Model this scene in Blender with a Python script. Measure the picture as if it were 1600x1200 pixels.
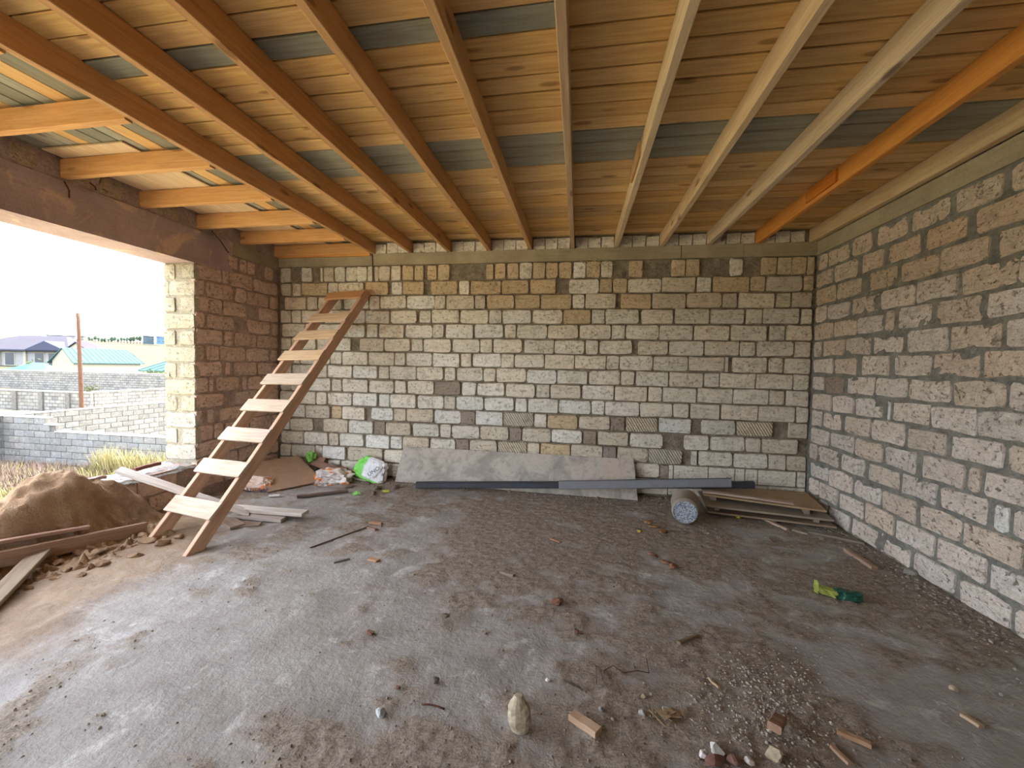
import bpy, math, random
import numpy as np
from mathutils import Matrix, Vector, noise

for o in list(bpy.data.objects):
    bpy.data.objects.remove(o)
S = bpy.context.scene
COL = S.collection

# ------------------------------------------------------------------ camera
CAM_H = 1.56
FPX = 635.376                                   # focal length in pixels of the 1600 wide frame
CR = np.array([[0.98671, 0.16127, 0.01968], [-0.02611, 0.03763, 0.99895], [-0.16116, 0.98620, -0.04049]])  # right, up, forward
_f = CR[2] / np.linalg.norm(CR[2]); _r = CR[0] - CR[0].dot(_f) * _f; _r /= np.linalg.norm(_r); _u = np.cross(_r, _f)
CR = np.array([_r, _u, _f]); CPOS = np.array([0, 0, CAM_H])
cam = bpy.data.cameras.new('camera'); camo = bpy.data.objects.new('camera', cam); COL.objects.link(camo)
cam.sensor_width = 36; cam.sensor_fit = 'HORIZONTAL'; cam.lens = FPX / 1600 * 36; cam.clip_start = .05; cam.clip_end = 2000
camo.matrix_world = Matrix(((_r[0], _u[0], -_f[0], 0), (_r[1], _u[1], -_f[1], 0), (_r[2], _u[2], -_f[2], CAM_H), (0, 0, 0, 1)))
S.camera = camo

# ------------------------------------------------------------------ sky, sun, exposure
w = bpy.data.worlds.new('World'); S.world = w; w.use_nodes = True
wn = w.node_tree.nodes; wl = w.node_tree.links; wn.clear()
sky = wn.new('ShaderNodeTexSky'); sky.sky_type = 'NISHITA'; sky.sun_disc = False
sky.sun_elevation = math.radians(50); sky.sun_rotation = math.radians(20); sky.altitude = 0; sky.air_density = 1.0; sky.dust_density = 3.0; sky.ozone_density = 1.0
hz = wn.new('ShaderNodeMixRGB'); hz.inputs[0].default_value = .5; hz.inputs[2].default_value = (5.0, 5.0, 5.0, 1)   # thin bright cloud veil
bg = wn.new('ShaderNodeBackground'); bg.inputs[1].default_value = .42
wo = wn.new('ShaderNodeOutputWorld')
wl.new(sky.outputs[0], hz.inputs[1]); wl.new(hz.outputs[0], bg.inputs[0]); wl.new(bg.outputs[0], wo.inputs[0])
sl = bpy.data.lights.new('sun', 'SUN'); sl.energy = 4.6; sl.angle = math.radians(1.0); sl.color = (1, .97, .92)
so = bpy.data.objects.new('sun', sl); COL.objects.link(so)
so.rotation_euler = Vector((-.03, -.60, -.80)).to_track_quat('-Z', 'Y').to_euler()
vs = S.view_settings; vs.view_transform = 'Standard'; vs.look = 'None'; vs.gamma = 1; vs.use_curve_mapping = False; vs.exposure = 2.6

# ------------------------------------------------------------------ helpers
def ray(x, y): return np.array([(x - 800) / FPX, (600 - y) / FPX, 1.]) @ CR
def onz(x, y, z=0.): d = ray(x, y); return CPOS + d * ((z - CAM_H) / d[2])
def ony(x, y, Y): d = ray(x, y); return CPOS + d * (Y / d[1])
def onx(x, y, X): d = ray(x, y); return CPOS + d * (X / d[0])
RNG = random.Random(7)
def mesh(name, verts, faces, smooth=False):
    m = bpy.data.meshes.new(name); m.from_pydata([tuple(map(float, v)) for v in verts], [], faces)
    if smooth: m.polygons.foreach_set('use_smooth', [True] * len(m.polygons))
    m.update(); return m
def obj(name, me, mat=None, parent=None, color=None, mw=None, **props):
    o = bpy.data.objects.new(name, me); COL.objects.link(o)
    if mat is not None and me is not None and not me.materials: me.materials.append(mat)
    if parent is not None: o.parent = parent
    if color is not None: o.color = (*color, 1) if len(color) == 3 else color
    if mw is not None: o.matrix_world = mw
    for k, v in props.items(): o[k] = v
    return o
def tag(o, label, cat, group=None):
    o['label'] = label; o['category'] = cat
    if group: o['group'] = group
    return o
def empty(name, loc, label=None, cat=None, group=None):
    o = bpy.data.objects.new(name, None); COL.objects.link(o); o.location = loc; o.empty_display_size = .1
    if label: tag(o, label, cat, group)
    return o
BOXF = [(0, 3, 2, 1), (4, 5, 6, 7), (0, 1, 5, 4), (1, 2, 6, 5), (2, 3, 7, 6), (3, 0, 4, 7)]
def boxv(x0, x1, y0, y1, z0, z1):
    return [(x0, y0, z0), (x1, y0, z0), (x1, y1, z0), (x0, y1, z0), (x0, y0, z1), (x1, y0, z1), (x1, y1, z1), (x0, y1, z1)]
class MB:
    def __init__(s): s.v = []; s.f = []
    def add(s, v, f):
        n = len(s.v); s.v += [tuple(map(float, q)) for q in v]; s.f += [tuple(i + n for i in q) for q in f]
    def box(s, *a): s.add(boxv(*a), BOXF)
    def mesh(s, name, smooth=False): return mesh(name, s.v, s.f, smooth)
def frame(a, b, up=(0, 0, 1)):
    a = Vector(a); b = Vector(b); x = (b - a).normalized(); u = Vector(up)
    y = u.cross(x)
    if y.length < 1e-4: y = Vector((0, 1, 0)).cross(x)
    y.normalize(); z = x.cross(y); c = (a + b) / 2
    return Matrix(((x.x, y.x, z.x, c.x), (x.y, y.y, z.y, c.y), (x.z, y.z, z.z, c.z), (0, 0, 0, 1))), (b - a).length
def plank_mesh(name, L, wd, th, seed=0, segs=5, warp=.002, ch=.004):
    """sawn board along local X: chamfered section, slightly bent and uneven"""
    r = random.Random(seed); v = []; f = []
    ch = min(ch, wd * .3, th * .3)
    prof = [(-wd/2 + ch, -th/2), (wd/2 - ch, -th/2), (wd/2, -th/2 + ch), (wd/2, th/2 - ch), (wd/2 - ch, th/2), (-wd/2 + ch, th/2), (-wd/2, th/2 - ch), (-wd/2, -th/2 + ch)]
    for i in range(segs + 1):
        t = i / segs; dy = r.uniform(-1, 1) * warp * .6; dz = r.uniform(-1, 1) * warp; s = 1 + r.uniform(-.02, .02)
        sk = r.uniform(-.01, .01) if i in (0, segs) else 0
        for (py, pz) in prof:
            v.append((-L/2 + L * t + sk * (py / wd), py * s + dy, pz + dz))
    for i in range(segs):
        for k in range(8):
            a = i * 8 + k; b = i * 8 + (k + 1) % 8; f.append((a, b, b + 8, a + 8))
    f.append(tuple(range(7, -1, -1))); f.append(tuple(range(segs * 8, segs * 8 + 8)))
    return mesh(name, v, f)
SEED = [100]
def plank(name, a, b, wd, th, mat, color, parent=None, up=(0, 0, 1), segs=5, warp=.002):
    SEED[0] += 1
    mw, L = frame(a, b, up)
    o = obj(name, plank_mesh(name, L, wd, th, SEED[0], segs, warp), mat, parent, color)
    if parent is not None:
        o.matrix_world = mw if parent.type != 'EMPTY' else mw
        o.parent = parent; o.matrix_parent_inverse = Matrix.Identity(4); o.matrix_basis = parent_world(parent).inverted() @ mw
    else: o.matrix_world = mw
    return o
def parent_world(p):
    m = p.matrix_basis.copy()
    while p.parent: p = p.parent; m = p.matrix_basis @ m
    return m
ICO = {}
def ico(sub):
    if sub in ICO: return ICO[sub]
    import bmesh
    bm = bmesh.new(); bmesh.ops.create_icosphere(bm, subdivisions=sub, radius=1)
    ICO[sub] = ([tuple(v.co) for v in bm.verts], [tuple(v.index for v in f.verts) for f in bm.faces]); bm.free(); return ICO[sub]
def rock_mesh(name, dims, seed, sub=2, rough=.35, freq=1.3):
    v, f = ico(sub); off = Vector((seed * 3.1, seed * 1.7, -seed * 2.3)); out = []; rr = random.Random(seed)
    cuts = [(Vector((rr.gauss(0, 1), rr.gauss(0, 1), rr.gauss(0, 1))).normalized(), rr.uniform(.45, .85)) for _ in range(7 if sub < 4 and rough < .49 else 3)]
    for p in v:
        p = Vector(p); n = noise.noise(p * freq + off) * rough + noise.noise(p * freq * 2.7 + off) * rough * .45
        q = p * (1 + n)
        for (pn, pd) in cuts:
            e_ = q.dot(pn) - pd
            if e_ > 0: q = q - pn * e_
        out.append((q.x * dims[0] / 2, q.y * dims[1] / 2, q.z * dims[2] / 2))
    return mesh(name, out, f)
def tube(name, pts, r, mat, color=None, parent=None, n=6):
    pts = [Vector(p) for p in pts]; v = []; f = []
    for i, p in enumerate(pts):
        d = (pts[min(i + 1, len(pts) - 1)] - pts[max(i - 1, 0)]).normalized()
        a = d.cross(Vector((0, 0, 1)))
        if a.length < .1: a = d.cross(Vector((0, 1, 0)))
        a.normalize(); b = d.cross(a)
        for k in range(n): t = 2 * math.pi * k / n; v.append(p + (a * math.cos(t) + b * math.sin(t)) * r)
    for i in range(len(pts) - 1):
        for k in range(n): q = i * n + k; s = i * n + (k + 1) % n; f.append((q, s, s + n, q + n))
    f.append(tuple(range(n - 1, -1, -1))); f.append(tuple(range((len(pts) - 1) * n, len(pts) * n)))
    o = obj(name, mesh(name, v, f, True), mat, None, color)
    if parent is not None: o.parent = parent; o.matrix_basis = parent_world(parent).inverted()
    return o
def lin(c):   # sRGB 0-255 -> linear
    return tuple(((x / 255) / 12.92 if x / 255 <= .04045 else ((x / 255 + .055) / 1.055) ** 2.4) for x in c)

# ------------------------------------------------------------------ materials
class NT:
    def __init__(s, name, rough=.9, spec=.2):
        s.m = bpy.data.materials.new(name); s.m.use_nodes = True; s.t = s.m.node_tree; s.n = s.t.nodes; s.n.clear()
        s.out = s.n.new('ShaderNodeOutputMaterial'); s.b = s.n.new('ShaderNodeBsdfPrincipled')
        s.b.inputs['Roughness'].default_value = rough; s.b.inputs['Specular IOR Level'].default_value = spec
        s.t.links.new(s.b.outputs[0], s.out.inputs[0])
    def N(s, t, **k):
        n = s.n.new(t)
        for a, b in k.items(): setattr(n, a, b)
        return n
    def set(s, sock, v):
        if hasattr(v, 'is_linked') or isinstance(v, bpy.types.NodeSocket): s.t.links.new(v, sock)
        elif isinstance(v, tuple) and len(v) == 3 and sock.type == 'RGBA': sock.default_value = (*v, 1)
        else: sock.default_value = v
    def pos(s): return s.N('ShaderNodeNewGeometry').outputs['Position']
    def objco(s): return s.N('ShaderNodeTexCoord').outputs['Object']
    def gen(s): return s.N('ShaderNodeTexCoord').outputs['Generated']
    def ocol(s): return s.N('ShaderNodeObjectInfo').outputs['Color']
    def orand(s): return s.N('ShaderNodeObjectInfo').outputs['Random']
    def vm(s, op, a, b):
        n = s.N('ShaderNodeVectorMath', operation=op); s.set(n.inputs[0], a); s.set(n.inputs[1], b); return n.outputs[0]
    def shift(s, vec, k=37.):  # per-object offset
        c = s.N('ShaderNodeCombineXYZ'); r = s.math('MULTIPLY', s.orand(), k)
        for i in range(3): s.t.links.new(r, c.inputs[i])
        return s.vm('ADD', vec, c.outputs[0])
    def math(s, op, a, b=0., c=None):
        n = s.N('ShaderNodeMath', operation=op); s.set(n.inputs[0], a); s.set(n.inputs[1], b)
        if c is not None: s.set(n.inputs[2], c)
        return n.outputs[0]
    def noise(s, vec, scale, detail=3., rough=.55, dist=0.):
        n = s.N('ShaderNodeTexNoise'); s.set(n.inputs['Vector'], vec); n.inputs['Scale'].default_value = scale; n.inputs['Detail'].default_value = detail
        n.inputs['Roughness'].default_value = rough; n.inputs['Distortion'].default_value = dist; return n.outputs[0]
    def voro(s, vec, scale, feature='F1'):
        n = s.N('ShaderNodeTexVoronoi', feature=feature); s.set(n.inputs['Vector'], vec); n.inputs['Scale'].default_value = scale; return n.outputs[0]
    def ramp(s, fac, *stops):
        n = s.N('ShaderNodeValToRGB'); e = n.color_ramp.elements
        while len(e) < len(stops): e.new(.5)
        for i, (p, c) in enumerate(stops):
            e[i].position = p; e[i].color = (c, c, c, 1) if not isinstance(c, tuple) else (*c, 1)
        s.t.links.new(fac, n.inputs[0]); return n.outputs[0]
    def mix(s, fac, a, b, mode='MIX'):
        n = s.N('ShaderNodeMixRGB', blend_type=mode); s.set(n.inputs[0], fac); s.set(n.inputs[1], a); s.set(n.inputs[2], b); return n.outputs[0]
    def mapr(s, v, a, b, c, d):
        n = s.N('ShaderNodeMapRange'); s.set(n.inputs[0], v)
        for i, q in enumerate((a, b, c, d)): n.inputs[i + 1].default_value = q
        return n.outputs[0]
    def scale(s, vec, sc):
        n = s.N('ShaderNodeMapping'); s.set(n.inputs[0], vec); n.inputs['Scale'].default_value = sc; return n.outputs[0]
    def attr(s, name): return s.N('ShaderNodeAttribute', attribute_name=name).outputs['Fac']
    def sep(s, vec, i): n = s.N('ShaderNodeSeparateXYZ'); s.set(n.inputs[0], vec); return n.outputs[i]
    def bump(s, h, strength=.5, dist=.01):
        n = s.N('ShaderNodeBump'); n.inputs['Strength'].default_value = strength; n.inputs['Distance'].default_value = dist
        s.t.links.new(h, n.inputs['Height']); s.t.links.new(n.outputs[0], s.b.inputs['Normal']); return n
    def col(s, c): s.set(s.b.inputs['Base Color'], c); return s.m

def mat_block(name, stripes=False, rough_amt=1.0, stain=.55):
    t = NT(name); P = t.shift(t.pos())
    big = t.noise(P, 7, 4, .6); fine = t.noise(P, 60, 4, .65); lay = t.noise(t.scale(P, (6, 6, 40)), 1, 4, .6, .5)
    c = t.mix(t.mapr(big, .3, .7, 0, .55), t.ocol(), t.mix(1., t.ocol(), (.80, .76, .70), 'MULTIPLY'))
    c = t.mix(t.mapr(lay, .52, .70, 0, stain), c, t.mix(1., t.ocol(), (.50, .45, .39), 'MULTIPLY'))
    pits = t.ramp(t.noise(P, 30, 4, .7), (.0, 1.), (.30, 1.), (.42, 0.))
    c = t.mix(t.math('MULTIPLY', pits, .62), c, t.mix(1., t.ocol(), (.30, .26, .21), 'MULTIPLY'))
    c = t.mix(t.mapr(fine, .42, .66, 0, .5), c, t.mix(1., t.ocol(), (.60, .55, .48), 'MULTIPLY')); smear = t.noise(P, 11, 6, .7, .6); c = t.mix(t.mapr(smear, .53, .66, 0, .55), c, lin((150, 140, 124))); c = t.mix(t.mapr(smear, .42, .30, 0, .4), c, t.mix(1., t.ocol(), (1.1, 1.1, 1.1), 'MULTIPLY'))
    h = t.math('ADD', t.math('MULTIPLY', fine, .6), t.math('ADD', t.math('MULTIPLY', big, .9), t.math('MULTIPLY', lay, .7)))
    h = t.math('SUBTRACT', h, t.math('MULTIPLY', pits, .7))
    if stripes:
        wv = t.N('ShaderNodeTexWave', wave_type='BANDS', bands_direction='DIAGONAL'); t.set(wv.inputs[0], t.scale(t.pos(), (1.15, .3, .7))); wv.inputs['Scale'].default_value = 17; wv.inputs['Distortion'].default_value = .6
        c = t.mix(t.mapr(wv.outputs[1], .2, .8, 0, .42), c, t.mix(1., c, (.45, .42, .38), 'MULTIPLY')); h = t.math('ADD', h, t.math('MULTIPLY', wv.outputs[1], -.8))
    t.bump(h, .9 * rough_amt, .012); return t.col(c)
def mat_mortar(name, a, b, amt=.012):
    t = NT(name, .95, .1); P = t.pos(); n = t.noise(P, 9, 5, .65); f = t.noise(P, 45, 4, .7); v = t.voro(P, 38)
    c = t.mix(t.mapr(n, .35, .65, 0, 1), lin(a), lin(b)); c = t.mix(t.mapr(f, .4, .7, 0, .5), c, t.mix(1., c, (.45, .43, .4), 'MULTIPLY'))
    t.bump(t.math('ADD', t.math('MULTIPLY', n, 1.2), t.math('ADD', f, t.math('MULTIPLY', v, .5))), 1., amt); return t.col(c)
def mat_concrete(name, a, b, scale=2.5, drip=None, amt=.004):
    t = NT(name, .9, .15); P = t.pos(); n = t.noise(P, scale, 5, .6, .4); f = t.noise(P, 50, 4, .65); bd = t.noise(t.scale(P, (1, 1, 22)), 1.5, 3)
    c = t.mix(t.mapr(n, .35, .65, 0, 1), lin(a), lin(b)); c = t.mix(t.mapr(bd, .5, .7, 0, .35), c, t.mix(1., c, (.7, .68, .66), 'MULTIPLY'))
    if drip: c = t.mix(t.ramp(t.noise(P, 2.2, 4, .6, 1.2), (.0, 0.), (.57, 0.), (.64, .85)), c, lin(drip))
    c = t.mix(t.mapr(f, .45, .7, 0, .35), c, t.mix(1., c, (.6, .58, .55), 'MULTIPLY'))
    t.bump(t.math('ADD', n, t.math('ADD', f, bd)), .7, amt); return t.col(c)
def mat_wood(name, knots=True, rough=.75, dirt=.25):
    t = NT(name, rough, .25); P = t.shift(t.objco(), 61.)
    g = t.noise(t.scale(P, (2.2, 34, 34)), 1, 4, .6, .6); g2 = t.noise(t.scale(P, (6, 120, 120)), 1, 3, .6); big = t.noise(t.scale(P, (1.2, 5, 5)), 1, 3)
    c = t.mix(t.mapr(g, .35, .68, 0, .62), t.ocol(), t.mix(1., t.ocol(), (.70, .58, .46), 'MULTIPLY'))
    c = t.mix(t.mapr(g2, .45, .7, 0, .35), c, t.mix(1., c, (.62, .55, .5), 'MULTIPLY'))
    c = t.mix(t.mapr(big, .45, .75, 0, dirt), c, t.mix(1., c, (.55, .52, .5), 'MULTIPLY'))
    if knots:
        k = t.voro(t.scale(P, (2.1, 6.5, 6.5)), 1.0); ring = t.ramp(k, (.0, 1.), (.11, .9), (.17, 0.))
        c = t.mix(t.math('MULTIPLY', ring, .62), c, t.mix(1., c, (.26, .15, .09), 'MULTIPLY'))
    t.bump(t.math('ADD', g, t.math('MULTIPLY', g2, .7)), .5, .0025); return t.col(c)
def mat_plain(name, rgb=None, rough=.8, spec=.3, nscale=20, var=.25, bump=.3, metal=0.):
    t = NT(name, rough, spec); t.b.inputs['Metallic'].default_value = metal; P = t.pos(); n = t.noise(P, nscale, 4, .6)
    base = t.ocol() if rgb is None else lin(rgb)
    c = t.mix(t.mapr(n, .35, .7, 0, var * 2), base, t.mix(1., base, (.5, .48, .45), 'MULTIPLY'))
    if bump: t.bump(n, bump, .006)
    return t.col(c)

M_BLOCK = mat_block('limestone_block'); M_STRIPE = mat_block('combed_limestone_block', True); M_BLOCKR = mat_block('rough_limestone_block', False, 1.5, .35)
M_MORT = mat_mortar('brown_mortar', (118, 107, 92), (158, 146, 128)); M_MORTR = mat_mortar('grey_mortar', (112, 110, 104), (146, 143, 134), .008)
M_MORTL = mat_mortar('pier_mortar', (160, 140, 130), (190, 168, 156), .01)
M_BAND = mat_concrete('band_concrete', (150, 138, 114), (172, 160, 134)); M_LINT = mat_concrete('lintel_concrete', (158, 138, 138), (182, 160, 158), 1.6, (206, 178, 152))
M_WOOD = mat_wood('sawn_pine'); M_OLD = mat_wood('weathered_wood', False, .9, .6); M_LADDER = mat_wood('ladder_pine', False, .8, .15)
M_STONE = mat_plain('loose_stone', None, .95, .15, 30, .35, .8); M_RUST = mat_plain('rusty_iron', (92, 58, 42), .8, .3, 60, .3, .4)
M_PAINT = mat_plain('render_paint', None, .85, .2, 1.2, .06, 0)

# ================================================================== ROOM SHELL
XL, XR, YB, ZJ, ZC = -4.22, 2.65, 5.19, 3.06, 3.215
YF = -2.4                                          # wall behind the camera
SILL = .42
def slab(name, box, front, mat, amp=.006, step=.05, seed=0, **props):
    """wall core: a box whose room side carries an uneven mortar skin. front=(axis, coord, sign, u0,u1,z0,z1)"""
    b = MB(); b.box(*box)
    ax, c, sg, u0, u1, z0, z1 = front
    nu = max(2, int((u1 - u0) / step)); nz = max(2, int((z1 - z0) / step)); v = []; f = []
    for j in range(nz + 1):
        for i in range(nu + 1):
            u = u0 + (u1 - u0) * i / nu; z = z0 + (z1 - z0) * j / nz
            d = noise.noise(Vector((u * 4.3, z * 4.3, seed))) * amp + noise.noise(Vector((u * 15, z * 15, seed + 9))) * amp * .8
            v.append((u, c + sg * d, z) if ax == 'y' else (c + sg * d, u, z))
    for j in range(nz):
        for i in range(nu):
            a = j * (nu + 1) + i; q = (a, a + 1, a + nu + 2, a + nu + 1); f.append(q if (ax == 'y') == (sg < 0) else q[::-1])
    b.add(v, f)
    return obj(name, b.mesh(name), mat, kind='structure', **props)

# rough limestone blocks: a pool of shared meshes, unit width (local X), unit height (local Z), front at local y=0 facing -Y
def block_mesh(i, aspect, rough=1.):
    r = random.Random(i * 13 + 5); c = .03 + r.random() * .05; pts = []
    cx, cz = c * (1 + r.random()) / max(aspect, .6), c * (1 + r.random()) * 1.6
    e = .022 * rough
    def j(): return r.uniform(-e, e)
    o2 = [(-.5 + cx, -.5), (0, -.5), (.5 - cx, -.5), (.5, -.5 + cz), (.5, .5 - cz), (.5 - cx, .5), (0, .5), (-.5 + cx, .5), (-.5, .5 - cz), (-.5, -.5 + cz)]
    o2 = [(x + j() / max(aspect, .6), z + j() * 1.6) for x, z in o2]
    v = []; n = len(o2)
    for (x, z) in o2: v.append((x * (1 - .035 / max(aspect, .7)), r.uniform(0, .006) * rough, z * (1 - .07)))   # front rim
    for (x, z) in o2: v.append((x, .012 + r.uniform(0, .006), z))
    for (x, z) in o2: v.append((x, .07, z))
    v.append((r.uniform(-.1, .1), -.004 * rough * r.random(), r.uniform(-.1, .1)))
    f = []
    for k in range(n):
        a, b2 = k, (k + 1) % n
        f.append((a, b2, 3 * n)); f.append((a, a + n, b2 + n, b2)); f.append((a + n, a + 2 * n, b2 + 2 * n, b2 + n))
    return mesh('block', v, f)
POOL = {}
def block_pool(mat, key, aspect, rough):
    if key not in POOL:
        POOL[key] = []
        for i in range(10):
            m = block_mesh(hash_(key) + i, aspect, rough); m.materials.append(mat); POOL[key].append(m)
    return RNG.choice(POOL[key])
def hash_(k): return sum(ord(c) for c in k) * 7
def brick(parent, u0, u1, z0, z1, at, facing, mat, mkey, color, rough=1., tilt=.006, name='brick'):
    """facing: 0 -> wall seen towards +Y (front at y=at), 1 -> right wall (front at x=at facing -X), 2 -> left wall (facing +X)"""
    wd, ht = u1 - u0, z1 - z0; key = mkey + ('L' if wd > .27 else 'S')
    me = block_pool(mat, key, 2.1 if wd > .27 else .9, rough)
    o = bpy.data.objects.new(name, me); COL.objects.link(o); o.parent = parent
    uc, zc = (u0 + u1) / 2, (z0 + z1) / 2; dp = RNG.uniform(-.006, .006); ro = RNG.uniform(-tilt, tilt)
    sx = RNG.choice((-1, 1))
    if facing == 0: o.location = (uc, at + dp, zc); o.rotation_euler = (0, ro, 0)
    elif facing == 1: o.location = (at + dp, uc, zc); o.rotation_euler = (0, ro, -math.pi / 2)
    else: o.location = (at + dp, uc, zc); o.rotation_euler = (0, ro, math.pi / 2)
    o.scale = (wd, 1, ht); o.color = (*color, 1)
    return o
def jitter(c, a=.07, rng=RNG):
    k = 1 + rng.uniform(-a, a); w_ = rng.uniform(-.03, .03)
    return tuple(min(1, max(0, x * k * (1 + s * w_))) for x, s in zip(c, (1, 0, -1)))
CREAM, ORANGE, GREY, WHITE, TAN, PINK = lin((231, 225, 212)), lin((214, 194, 162)), lin((168, 153, 140)), lin((241, 239, 232)), lin((218, 208, 190)), lin((226, 215, 206))

# ---- back wall
wall_back = slab('wall_back', (-4.66, 3.1, YB + .05, YB + .4, -.3, ZC + .1), ('y', YB + .034, -1, XL - .1, XR + .1, -.05, ZC + .05), M_MORT, .012, .05, 1)
BACK = [
"-419,-403 -386,-370 -358,-354 -352,-337 -336,-320 -319,-303 -303,-288 -287,-278 -277,-271 -271,-255 -253,-239 -237,-221o -220,-207o -202,-189o -187,-171o -122,-112o -110,-96o -94,-79o -78,-62 -61,-45o -44,-29o -28,-12o -10,5w 6,23o 24,38 57,74o 107,123o 124,139o 173,187 207,223o 224,239o 239,255o 256,263o",
"-418,-403 -401,-388 -386,-347o -346,-331 -330,-293 -290,-257o -252,-237w -236,-206o -197,-160o -158,-144w -142,-102o -101,-66o -64,-31o -15,22w 23,38o 39,56o 57,96 97,135 137,153 155,195o 196,212o 213,251 253,263o",
"-413,-380 -378,-362 -361,-325 -322,-285 -284,-269 -268,-231 -230,-191w -191,-176 -175,-137 -136,-122 -120,-84o -83,-51o -50,-11o -10,5w 6,43 49,85o 86,125 126,165 166,182 184,223 225,240 241,262",
"-419,-403 -402,-387 -386,-353 -352,-309 -309,-291 -290,-255 -253,-216 -212,-196 -195,-157 -156,-118 -117,-100 -99,-62w -60,-22w -21,13o 14,30 31,71 74,111 113,152 153,191 193,210 211,250 252,263",
"-417,-382 -381,-326 -326,-291w -288,-272 -270,-234 -232,-194w -193,-178 -175,-138w -136,-98w -96,-81 -80,-41 -40,-2 0,38 39,55 56,95 96,134 136,175 177,216 219,235 237,264",
"-419,-403 -402,-365 -363,-338 -338,-312 -298,-263 -262,-225 -223,-207 -206,-168 -166,-129 -128,-112 -111,-73 -70,-32 -31,6 8,23 25,64 71,106 108,147 148,187 188,204 206,245 247,263",
"-419,-390 -389,-343 -342,-325 -324,-286 -285,-248 -247,-232 -230,-194w -193,-156w -154,-140 -138,-100w -100,-83 -82,-44 -43,-6 -5,33 34,49 50,89 90,130 131,171 172,175 180,218 220,235 236,266",
"-419,-403 -401,-365 -363,-347 -346,-310 -308,-272w -270,-255 -254,-216 -215,-178 -176,-161 -159,-124 -123,-107 -106,-67 -66,-28w -27,11 13,51 52,68 70,108 109,148 149,166 167,206 207,246 247,263",
"-420,-405 -404,-381 -378,-342 -340,-325 -324,-286 -284,-248 -246,-230w -228,-191 -189,-154g -152,-133w -131,-95w -93,-55 -53,-36 -35,3 5,44w 45,84 85,101 102,141 142,182 183,221 222,238 240,266",
"-421,-394 -393,-365 -364,-348 -346,-310 -308,-272w -269,-254w -253,-216w -214,-177w -176,-161 -159,-122w -121,-82w -80,-65w -63,-25w -24,16w 17,33w 34,75w 76,114 115,133 135,168 170,210 211,250 252,266",
"-421,-409 -408,-382 -380,-343 -340,-325o -324,-290 -281,-249w -247,-230 -229,-191 -190,-153w -153,-133g -133,-96w -95,-56s -55,-39 -38,0o 2,40 41,58g 60,97s 99,136w 148,186 188,227s 244,266",
"-420,-406 -405,-369 -353,-316 -314,-278 -276,-260g -259,-223 -220,-183 -181,-166 -165,-127 -126,-88 -87,-71g -70,-33 -32,6w 8,24g 26,63 65,104 129,157 159,197 198,215 216,255",
"-419,-384 -383,-346 -344,-330 -328,-292 -288,-254w -252,-235w -234,-197 -195,-160 -159,-141g -140,-103 -102,-64s -63,-47 -46,-8o -7,32 33,49g 50,87 88,127s 138,144 146,184 186,223 224,243 244,264",
"-421,-404 -403,-366 -365,-355 -354,-319w -316,-264 -261,-227 -226,-209 -208,-171 -170,-133 -132,-95 -94,-78 -77,-39 -38,-1 0,16 18,54 55,73 73,101 102,112g 112,117 118,157s 158,187 188,198 199,212 213,254 256,265",
"-420,-385 -383,-347 -345,-327 -325,-294 -292,-257 -255,-218 -217,-200 -198,-163 -160,-121 -119,-103 -101,-63 -62,-23 -22,-5 -3,34 36,72 73,111 112,128 129,168 169,206 208,224 225,264",
]
def parse(row):
    out = []
    for t in row.split():
        tg = t[-1] if t[-1].isalpha() else ''
        a, b = t.rstrip('ogsw').split(','); out.append((int(a) / 100, int(b) / 100, tg))
    return out
rest = MB(); nb = 0
for k, row in enumerate(BACK):
    zt = 2.905 if k == 0 else 2.69 - .19 * (k - 1); zb = max(.0, 2.69 - .19 * k)
    for (a, b, tg) in parse(row):
        a = max(a, XL + .015); b = min(b, XR - .01); wd = b - a
        sag = .0 if wd < .2 else RNG.uniform(-.004, .004)
        g = .016 + RNG.uniform(-.005, .006)
        z0, z1 = zb + g * .55 + sag, zt - g * .55 + sag
        a2, b2 = a + .002, b - .002
        base = {'o': ORANGE, 'g': GREY, 's': TAN, 'w': WHITE, '': CREAM}[tg]
        if tg == '' and (k < 3 and RNG.random() < .4 or k > 9 and RNG.random() < .4): base = TAN
        hidden = k == 14 or (k == 13 and -2.3 < a < .7) or (wd < .1 and k > 1)
        if hidden or nb >= 298:
            v = boxv(a2, b2, YB + RNG.uniform(-.004, .006), YB + .07, z0, z1); rest.add(v, BOXF); continue
        nb += 1
        brick(wall_back, a2, b2, z0, z1, YB, 0, M_STRIPE if tg == 's' else M_BLOCK, 'stripe' if tg == 's' else 'plain', jitter(base))
# blocks between the joist ends, above the band
JX = [-2.79 + .535 * i for i in range(11)]
for i in range(10):
    x0 = JX[i] + .03; x1 = JX[i + 1] - .03; n = 3
    for j in range(n):
        a = x0 + (x1 - x0) * j / n + .006; b = x0 + (x1 - x0) * (j + 1) / n - .006
        zz = RNG.uniform(-.01, .006); v = boxv(a, b, YB + .01 + RNG.uniform(0, .02), YB + .08, ZJ + .005, ZC - .02 + zz)
        v = [(x + RNG.uniform(-.006, .006), y, z + RNG.uniform(-.006, .006)) for x, y, z in v]; rest.add(v, BOXF)
obj('brick_infill', rest.mesh('brick_infill'), M_BLOCK, wall_back, CREAM, kind='stuff')
band = MB()
for a, b, dy in ((XL, -2.82, .004), (-2.815, 1.17, 0), (1.18, 1.86, -.006), (1.865, XR, .002)):
    band.box(a, b, YB - .004 + dy, YB + .06, 2.905 + RNG.uniform(-.004, .004), ZJ - .002)
obj('concrete_band', band.mesh('concrete_band'), M_BAND, wall_back)
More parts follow.
